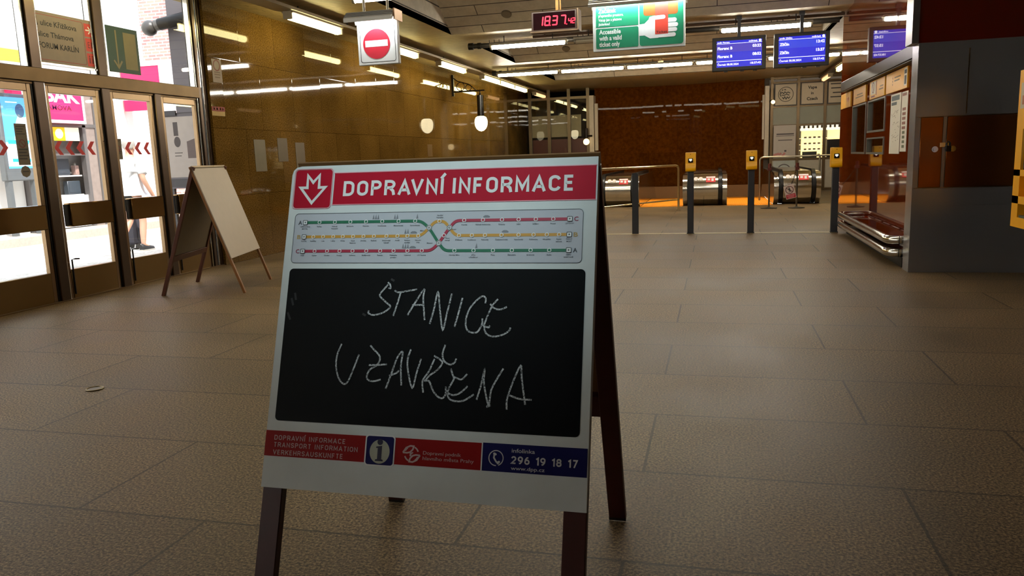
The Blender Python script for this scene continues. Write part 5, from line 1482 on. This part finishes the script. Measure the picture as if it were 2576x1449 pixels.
# lit shelves with goods
M_LITSHELF = mat('lit shelf back', 'ffe8b0', .5, emit=.75, vary=.05)
def shelf_unit(x0, x1, label, rows):
    t = thing('display_shelf', label, 'shelf', ((x0 + x1) / 2, SY + .6, .0), 0, 'lit shelves in the shop')
    y0 = SY + .45
    g = G(); g.box((x0, y0 + .2, 0), (x1, y0 + .23, 1.84)); g.obj('back_panel', M_LITSHELF, t)
    g = G(); g.box((x0, y0, 0), (x0 + .03, y0 + .2, 1.84)); g.box((x1 - .03, y0, 0), (x1, y0 + .2, 1.84)); g.obj('upright', mat('shelf cream', 'e0d4b0', .5), t)
    for z in rows:
        g = G(); g.box((x0, y0, z - .02), (x1, y0 + .2, z)); g.obj('shelf_board', mat('lit shelf edge', 'fff4d4', .5, emit=.8, vary=0), t)
    g = G(); n = int((x1 - x0) / .125)
    for k in range(n):
        g.box((x0 + .02 + .125 * k, y0 - .01, 1.82), (x0 + .085 + .125 * k, y0 + .03, 1.93))
    g.box((x0, y0 - .01, 1.76), (x1, y0 + .03, 1.83)); g.obj('scalloped_valance', mat('lit valance', 'fffae8', .5, emit=1.0, vary=0), t)
    return t
shelf_unit(2.46, 3.14, 'lit cream display shelf in the shop window below the sign with three words', (.66, 1.02, 1.19, 1.36, 1.54))
shelf_unit(3.20, 3.9, 'lit cream display shelf half hidden by the black cabinet in the shop', (.66, 1.0, 1.54))
gi = 0
M_GOOD = mat('dark goods', '5a4c3a', .5); M_GOOD2 = mat('grey goods', '8a8468', .5)
first = None
for z in (1.02, 1.19, 1.36, 1.54):
    for k in range(4):
        x = 2.62 + .13 * k
        if z == 1.02 and k < 2: continue
        o = None
        loc = (x, SY + .52, z)
        lab = 'small boxed goods standing on the lit shop shelves'
        if first is None:
            g = G(); g.box((-.035, -.03, 0), (.035, .03, .045)); first = g.obj('boxed_goods', M_GOOD); first.location = loc; tag(first, lab, 'box', 'boxed goods on the lit shop shelves')
        else:
            o = first.copy(); COL.objects.link(o); o.location = loc
g = G(); g.box((2.52, SY + .2, .70), (2.92, SY + .32, 1.14)); solo('cash_screen', g, M_BLACK, 'black screen back standing before the lit shelf in the shop', 'screen')
g = G(); g.box((2.4, SY + .18, 0), (3.05, SY + .38, .7)); solo('shop_counter', g, mat('shop counter', '6a5c48', .5), 'brown shop counter behind the lower window panel', 'counter')
g = G(); g.box((3.22, SY + .3, 0), (3.85, SY + .42, 1.48)); solo('dark_cabinet', g, mat('black cabinet', '0c0a10', .3), 'black cabinet before one of the lit shelves in the shop', 'cabinet')

# ================================================================== THE STREET OUTSIDE
M_PAVE = stone('sunlit pavement', ('a8a49c', 'c4c0b8', 'd8d4cc'), ('X', 'Y'), (.6, .4), .7, .8, speck=30, mortar=.004, offset=.5, tile_vary=.05)
g = G(); g.box((-40, -20, -.2), (XD - .3, 60, -.012)); struct('floor_street', g, M_PAVE)
g = G()
for k in range(9):
    g.box((-12.35, 6 + 1.5 * k, -.02), (-12.05, 7.48 + 1.5 * k, .14))
g.box((-13, 5.5, -.02), (-12.35, 20, .13))
struct('trim_11', g, mat('granite kerb', 'a89c90', .7, vary=.2, scale=30))
M_FAC = mat('white facade', 'e4e2dc', .8, vary=.04)
g = G(); g.box((-13.4, -15, 0), (-13.0, 12.4, 9)); g.box((-13.4, 14.4, 0), (-13.0, 15.6, 9)); g.box((-13.4, 12.4, 3.1), (-13.0, 14.4, 9)); g.box((-15, 12.3, 0), (-13.4, 14.5, 3.3)); struct('wall_facade', g, M_FAC)
M_BRICK = bpy.data.materials.new('red brick'); M_BRICK.use_nodes = True
_N, _L = M_BRICK.node_tree.nodes, M_BRICK.node_tree.links
_v, _p = vec_axes(_N, _L, 'X', 'Z')
_br = _N.new('ShaderNodeTexBrick'); _br.inputs['Scale'].default_value = 1; _br.inputs['Brick Width'].default_value = .25; _br.inputs['Row Height'].default_value = .083; _br.inputs['Mortar Size'].default_value = .014
_br.inputs['Color1'].default_value = lin('d49c8c'); _br.inputs['Color2'].default_value = lin('a87c78'); _br.inputs['Mortar'].default_value = lin('e8e0d4')
_L.new(_v, _br.inputs['Vector']); _L.new(_br.outputs['Color'], _N['Principled BSDF'].inputs['Base Color']); _N['Principled BSDF'].inputs['Roughness'].default_value = .85
g = G(); g.box((-15.29, 19.0, 0), (-9.5, 19.6, 11)); struct('wall_brick', g, M_BRICK)
t = thing('corner_house', 'grey stone arch front beside the white shop wall outside', 'building', (-13.0, 14.6, 0))
g = G(); g.box((-12.995, 14.45, 0), (-12.75, 14.68, 2.9)); g.box((-12.995, 14.68, 0), (-12.7, 15.0, .8)); g.obj('pier', mat('grey stone', '9a948a', .8, vary=.15), t)
g = G(); g.box((-12.995, 14.68, 1.9), (-12.8, 15.0, 2.9)); g.obj('lintel', mat('white trim', 'e0ddd6', .8), t)

# shop kiosk with pink sign
t = thing('street_shop', 'small street shop front with pink sign above a cluttered window', 'shop front', (-12.9, 13.2, 0))
g = G()
for a, b, c, d in ((12.42, 12.52, 0, 3.1), (13.93, 14.02, 0, 2.25), (14.28, 14.4, 0, 3.1), (12.52, 14.28, 2.2, 2.27), (12.52, 13.93, 1.62, 1.66)):
    g.box((-13.02, a, c), (-12.9, b, d))
g.obj('frame', mat('grey shop frame', '6e6a68', .5, .4), t)
g = G(); g.box((-12.98, 12.52, .15), (-12.95, 13.93, .8)); g.obj('counter_front', mat('white counter', 'dcdad8', .6), t)
g = G(); g.box((-13.35, 12.45, .1), (-13.3, 14.35, 3.0)); g.obj('rear_wall', mat('shop inside', '8e8a86', .7), t)
g = G(); g.box((-13.02, 14.02, 0), (-12.92, 14.28, 2.9)); g.obj('side_column', mat('brownish column', '8a7c74', .5, vary=.3, scale=9), t)
g = G(); g.box((-12.95, 12.2, 2.27), (-12.78, 13.93, 3.05)); sg = g.obj('sign_box', mat('pink sign', 'f0205c', .5, emit=.25, vary=.03), t)
M = EAST((-12.779, 0, 0)); g = G(); g.text('TABÁK', M, 12.3, 2.68, 13.82, .27, .03, .002); g.obj('white_lettering', mat('bright white', 'f4f4f4', .5), sg)
g = G(); g.text('THÁMOVA', M, 12.74, 2.52, 13.58, .095, .006, .002); g.obj('dark_lettering', mat('dark red letter', '5a0c24', .5), sg)
g = G(); g.stroke([(12.2, 2.295), (13.9, 2.295), (13.9, 3.05)], .06, M, .002); g.obj('white_edge', mat('bright white', 'f4f4f4', .5), sg)
g = G(); g.box((-13.29, 12.53, .79), (-13.04, 13.92, .82)); g.box((-13.29, 12.53, 1.19), (-13.04, 13.92, 1.22)); g.obj('shelf_boards', mat('pale board', 'c8c4c0', .6), t)
t = thing('window_poster', 'yellow and white poster under the pink tobacco sign outside', 'poster', (-12.9, 12.95, 1.9))
M = EAST((-12.895, 0, 0)); g = G(); g.rect(12.6, 1.92, 13.45, 2.19, M, 0, .004); g.obj('yellow_half', mat('poster yellow', 'f0c800', .5), t)
g = G(); g.rect(13.45, 1.92, 13.82, 2.19, M, 0, .004); g.prism(disc(13.3, 2.06, .1, 20), M, .004, .005); g.obj('white_half', mat('poster cream', 'f0ead0', .5), t)
rnd = random.Random(11)
cl = [(12.45, .82, .28, .30, 'b83058', 'small pink card display in the street shop window'), (12.85, .82, .07, .30, '2a2a2e', 'thin dark stand in the street shop window'), (12.95, 1.22, .36, .34, '3a4048', 'dark screen on the upper shelf of the street shop'), (12.4, 1.22, .3, .22, '8a5a3c', 'brown box on the upper shelf of the street shop'),
      (13.2, .82, .34, .28, '3c444c', 'dark device on the lower shelf of the street shop'), (13.46, 1.22, .1, .2, 'a88a80', 'pale jar on the upper shelf of the street shop')]
for y, z, w, h, c, lab in cl:
    g = G(); g.box((-13.2, y + .35, z + .001), (-13.08, y + .35 + w, z + h), bev=.01); g.box((-13.085, y + .38, z + .04), (-13.075, y + .32 + w, z + h - .04)); solo('shop_item', g, mat('item ' + c, c, .4), lab, 'shop goods')
t = thing('advert_display', 'blue lit advertising display with a dark round figure, on two legs in the street', 'advertisement', (-12.6, 11.6, 0))
g = G(); g.box((-12.75, 11.68, 1.15), (-12.6, 12.38, 2.75), bev=.02); g.obj('casing', mat('grey casing', '5a5e60', .5), t)
g = G(); g.box((-12.72, 11.72, 0), (-12.62, 11.8, 1.15)); g.box((-12.72, 12.27, 0), (-12.62, 12.35, 1.15)); g.obj('leg', mat('grey casing', '5a5e60', .5), t)
M = EAST((-12.599, 0, 0)); g = G(); g.rect(11.75, 1.38, 12.31, 2.68, M, 0, .002); s = g.obj('screen', mat('advert blue', '4e94d8', .3, emit=.9, vary=.15, scale=2), t)
g = G(); g.prism(disc(12.14, 2.44, .10, 20, .13), M, .0022, .003); g.obj('dark_head', mat('advert dark', '34506e', .3, emit=.1), s)
g = G(); g.prism([(11.95, 1.9), (12.02, 2.22), (12.1, 2.38), (12.2, 2.32), (12.31, 2.34), (12.31, 1.9)], M, .0022, .003); g.rect(11.75, 1.42, 12.31, 1.86, M, .0022, .003); g.rect(11.85, 2.58, 12.1, 2.60, M, .003, .004); g.obj('pale_area', mat('advert pale', 'cfe4f4', .3, emit=.6), s)
g = G(); g.rect(11.8, 1.83, 12.25, 1.90, M, .0032, .004); g.rect(11.85, 1.50, 12.25, 1.56, M, .0032, .004); g.obj('print', mat('advert cyan', '28a8e0', .3, emit=.4), s)
t = thing('hanging_banner', 'pink and white projecting shop sign outside above the walking person', 'sign', (-12.45, 15.3, 2.55))
g = G(); g.box((-12.95, 15.3, 2.6), (-11.95, 15.42, 3.55)); g.obj('pink_box', mat('pink sign', 'f0205c', .5, emit=.25, vary=.03), t)
g = G(); g.box((-11.95, 15.29, 2.55), (-11.65, 15.43, 3.65)); g.box((-12.95, 15.29, 3.55), (-11.95, 15.43, 3.65)); g.obj('white_edge', mat('bright white', 'f4f4f4', .5), t)
g = G(); g.box((-13.05, 15.33, 3.0), (-12.95, 15.39, 3.08)); g.obj('bracket', M_BLACK, t)
t = thing('shop_awning', 'pale green awning with yellow valance above the blue advert outside', 'awning', (-12.6, 11.5, 3.2))
g = G(); v = [g.bm.verts.new(p) for p in ((-13.0, 10.6, 3.85), (-13.0, 12.2, 3.85), (-12.1, 12.2, 3.45), (-12.1, 10.6, 3.45))]; w = [g.bm.verts.new(x.co + Vector((0, 0, .03))) for x in v]
g._f(v); g._f(w[::-1]); [g._f((v[i], v[(i + 1) % 4], w[(i + 1) % 4], w[i])) for i in range(4)]
g.obj('cover', mat('pale green canvas', 'a8bca0', .8), t)
g = G(); g.box((-12.12, 10.6, 3.25), (-12.09, 12.2, 3.46)); g.obj('valance', mat('yellow canvas', 'e0c040', .8), t)
t = thing('info_stand', 'violet and white information stand on the street beyond the person', 'stand', (-12.3, 17, 0))
g = G(); g.box((-11.9, 16.9, 0), (-11.6, 17.0, 1.75)); g.obj('violet_panel', mat('violet panel', '6a3ad0', .5), t)
g = G(); g.box((-11.6, 16.9, 0), (-11.2, 17.0, 1.5)); g.obj('white_panel', mat('bright white', 'f4f4f4', .5), t)
g = G(); g.box((-11.55, 16.89, .9), (-11.3, 16.9, 1.4)); g.obj('green_print', mat('sea green print', '4a8a7a', .5), t)

# poster panel and globe lamp standing just outside the last door
PY = 9.15
t = thing('poster_panel', 'grey panel with lamp poster just outside the door by the stone wall', 'poster stand', (-6.8, PY, 0))
g = G(); g.box((-6.94, PY, 2.0), (-6.48, PY + .08, 3.9)); g.box((-7.16, PY + .02, 1.0), (-6.48, PY + .08, 2.0)); g.obj('panel', mat('grey violet panel', '5a5458', .6, vary=.06), t)
g = G(); g.box((-7.16, PY + .03, -.012), (-7.12, PY + .07, 1.0)); g.box((-6.53, PY + .03, -.012), (-6.49, PY + .07, 1.0)); g.obj('leg', M_GREYPOST, t)
M = FRONT((0, PY + .0195, 0)); g = G(); g.rect(-7.14, 1.15, -6.5, 1.95, M, 0, .003); ps = g.obj('poster', mat('poster beige', '9a8e84', .5), t)
g = G(); g.rect(-6.84, 1.4, -6.5, 1.62, M, .0032, .004); g.prism([(-6.84, 1.62), (-6.5, 1.72), (-6.5, 1.62)], M, .0032, .004); g.obj('brown_picture', mat('poster brown', '54443e', .6), ps)
g = G(); g.rect(-7.03, 1.7, -6.96, 1.88, M, .0032, .004); g.prism(disc(-6.985, 1.62, .05, 16, .07), M, .0032, .004); g.rect(-7.04, 1.47, -6.92, 1.48, M, .0032, .004); g.rect(-7.04, 1.43, -6.94, 1.44, M, .0032, .004); g.obj('lamp_picture', mat('poster dark', '3a302c', .6), ps)
g = G(); g.rect(-7.16, 1.02, -6.5, 1.13, M, 0, .003); g.rect(-7.16, 1.965, -6.96, 2.03, M, 0, .022); g.obj('dark_strip', mat('poster strip', '2a262a', .5), t)
t = thing('globe_lamp', 'unlit grey globe lamp fixed to the grey panel outside the last door', 'wall lamp', (-7.1, 9.1, 3.0))
g = G(); g.ball((-7.1, 9.0, 3.07), .1, 20); g.obj('globe', mat('grey globe', '454240', .35), t)
g = G(); g.cyl((-7.02, 9.02, 3.1), (-6.97, 9.03, 3.11), .07, 18); g.obj('collar', mat('grey collar', '5e5a56', .35, .5), t)
g = G(); g.cyl((-6.97, 9.03, 3.11), (-6.62, 9.1, 3.18), .075, 18); g.box((-6.7, 9.06, 3.12), (-6.6, PY + .01, 3.22)); g.obj('lamp_body', M_DARKMETAL, t)

# ================================================================== THE PERSON WALKING OUTSIDE
def skin(name, pts, edges, root, m, parent, sub=2):
    """one continuous surface grown round a skeleton: pts = (x, y, z, radius)"""
    me = bpy.data.meshes.new(name)
    me.from_pydata([p[:3] for p in pts], edges, [])
    o = bpy.data.objects.new(name, me)
    COL.objects.link(o)
    md = o.modifiers.new('skin', 'SKIN')
    md.use_smooth_shade = True
    for i, v in enumerate(me.skin_vertices[0].data):
        r = pts[i][3]
        v.radius = r if isinstance(r, tuple) else (r, r)
        v.use_root = (i == root)
    s = o.modifiers.new('sub', 'SUBSURF'); s.levels = sub; s.render_levels = sub
    bpy.context.view_layer.update()
    nm = bpy.data.meshes.new_from_object(o.evaluated_get(bpy.context.evaluated_depsgraph_get()))
    bpy.data.objects.remove(o)
    nm.name = name
    nm.materials.clear(); nm.materials.append(m)
    nm.polygons.foreach_set('use_smooth', [True] * len(nm.polygons))
    r = bpy.data.objects.new(name, nm)
    COL.objects.link(r)
    r.parent = parent
    return r
M_SKIN = mat('skin', 'c89880', .55, vary=.06)
pt = thing('person', 'person in white t-shirt and dark shorts walking past outside the glass doors', 'person', (-8.95, 10.5, -.012), 0, None, False)
pts = [(0, 0, .94, .13), (0, .0, 1.08, .135), (0, .02, 1.25, .145), (0, .03, 1.40, (.12, .10)), (0, .05, 1.49, .055), (0, .07, 1.56, .06), (0, .085, 1.64, .088), (0, .075, 1.71, .075),
       (.17, .03, 1.41, .06), (.24, .02, 1.14, .043), (.27, .13, .93, .032), (.275, .17, .87, .028),
       (-.17, .03, 1.41, .06), (-.25, -.06, 1.15, .043), (-.28, .12, .95, .032), (-.28, .18, .91, .028),
       (.09, .01, .86, .09), (.09, .10, .50, .058), (.09, .07, .30, .055), (.09, .05, .10, .036), (.09, .17, .05, .035),
       (-.09, .0, .86, .09), (-.09, .03, .50, .058), (-.09, -.12, .33, .055), (-.09, -.25, .17, .036), (-.09, -.15, .06, .035)]
eds = [(0, 1), (1, 2), (2, 3), (3, 4), (4, 5), (5, 6), (6, 7), (3, 8), (8, 9), (9, 10), (10, 11), (3, 12), (12, 13), (13, 14), (14, 15), (0, 16), (16, 17), (17, 18), (18, 19), (19, 20), (0, 21), (21, 22), (22, 23), (23, 24), (24, 25)]
for hx, base in ((.275, 11), (-.28, 15)):
    b = Vector(pts[base][:3]); sgn = 1 if hx > 0 else -1
    for k, (dx, L) in enumerate(((-.026, .06), (-.009, .072), (.009, .068), (.026, .055))):
        i0 = len(pts); pts.append((b.x + dx, b.y + .02, b.z - .03, .0095)); pts.append((b.x + dx, b.y + .035, b.z - .03 - L * .5, .009)); pts.append((b.x + dx - sgn * .0, b.y + .02, b.z - .03 - L, .008))
        eds += [(base, i0), (i0, i0 + 1), (i0 + 1, i0 + 2)]
    i0 = len(pts); pts.append((b.x - sgn * .035, b.y + .03, b.z - .005, .011)); pts.append((b.x - sgn * .04, b.y + .055, b.z - .035, .009)); eds += [(base, i0), (i0, i0 + 1)]
body = skin('body', pts, eds, 0, M_SKIN, pt)
shirt = skin('t_shirt', [(0, 0, .90, .18), (0, 0, 1.08, .19), (0, .02, 1.25, .195), (0, .03, 1.40, (.145, .125)), (0, .045, 1.47, .075), (.18, .03, 1.41, .085), (.235, .03, 1.20, .075), (-.18, .03, 1.41, .085), (-.24, -.03, 1.20, .075)],
             [(0, 1), (1, 2), (2, 3), (3, 4), (3, 5), (5, 6), (3, 7), (7, 8)], 1, mat('white cotton', 'e8e8e8', .8), pt)
skin('shorts', [(0, 0, .95, .155), (0, 0, .88, .15), (.1, .02, .80, .115), (.095, .08, .60, .095), (-.1, .01, .80, .115), (-.095, .03, .60, .095)], [(0, 1), (1, 2), (2, 3), (1, 4), (4, 5)], 0, mat('dark shorts', '26241f', .8), pt)
g = G()
g.lathe([(.0, .105), (.05, .095), (.085, .06), (.096, .01), (.09, -.04), (.06, -.06)], (0, .065, 1.67), 18); g.obj('hair', mat('grey hair', '9a948c', .9, vary=.2, scale=60), pt)
g = G()
for sx in (-1, 1):
    g.ball((sx * .033, .163, 1.655), .011, 10)
g.obj('eye', mat('dark eye', '1a1412', .3), body)
g = G(); g.lathe([(.0, .035), (.01, .025), (.018, -.01), (.012, -.02), (0, -.022)], (0, .172, 1.625), 10); g.lathe([(0, .03), (.012, .02), (.014, -.02), (0, -.03)], (.088, .075, 1.635), 10); g.lathe([(0, .03), (.012, .02), (.014, -.02), (0, -.03)], (-.088, .075, 1.635), 10); g.obj('nose_and_ears', M_SKIN, body)
g = G(); g.box((-.025, .158, 1.582), (.025, .168, 1.59)); g.obj('mouth', mat('lip', '9a5a50', .5), body)
M_SHOE = mat('dark trainer', '26262a', .6); M_SOLE = mat('pale sole', 'b8b4ae', .6)
for sx, (ax, ay, az), pit in ((1, (.09, .05, .0), 0.), (-1, (-.09, -.255, .10), -.62)):
    Mx = Matrix.Translation((ax, ay, az)) @ Matrix.Rotation(pit, 4, 'X')
    prof = [(-.06, .05, .075), (-.03, .055, .10), (.03, .055, .10), (.09, .055, .075), (.15, .055, .055), (.20, .048, .045), (.225, .025, .035)]
    g = G(); rings = []
    for y, w, h in prof:
        rings.append([g.bm.verts.new(Mx @ Vector((w * .8 * math.cos(a), y, max(.022, .02 + h * math.sin(a))))) for a in [PI * k / 8 for k in range(9)]])
    for A, B in zip(rings, rings[1:]):
        for k in range(8):
            g._f((A[k], A[k + 1], B[k + 1], B[k]))
        g._f((A[0], B[0], B[8], A[8]))
    g._f(rings[0]); g._f(rings[-1][::-1]); sh = g.obj('shoe', M_SHOE, pt)
    g = G(); P = [(-.065, .035), (-.04, .046), (.06, .05), (.15, .05), (.21, .04), (.235, .015)]; poly = [(w, y) for y, w in P] + [(-w, y) for y, w in P[::-1]]; g.prism(poly, Mx, 0, .024); g.obj('sole', M_SOLE, sh)
t = thing('trolley_bag', 'dark blue grey trolley bag beside the walking person', 'bag', (-9.32, 10.92, 0))
g = G(); g.box((-9.47, 10.79, .06), (-9.2, 11.03, .58), bev=.04); g.obj('bag_body', mat('bag cloth', '34343e', .8), t)
g = G(); g.box((-9.2, 10.83, .12), (-9.165, 10.99, .34), bev=.015); g.obj('pocket', mat('bag cloth dark', '28282f', .8), t)
g = G(); g.tube([(-9.4, 10.85, .55), (-9.4, 10.8, .88), (-9.27, 10.8, .88), (-9.27, 10.85, .55)], .01, 10); g.obj('pull_handle', M_CHROME, t)
for x in (-9.45, -9.22):
    g = G(); g.cyl((x - .015, 10.85, .036), (x + .015, 10.85, .036), .048, 16); g.cyl((x - .015, 10.98, .036), (x + .015, 10.98, .036), .048, 16); g.obj('wheel', M_BLACK, t)
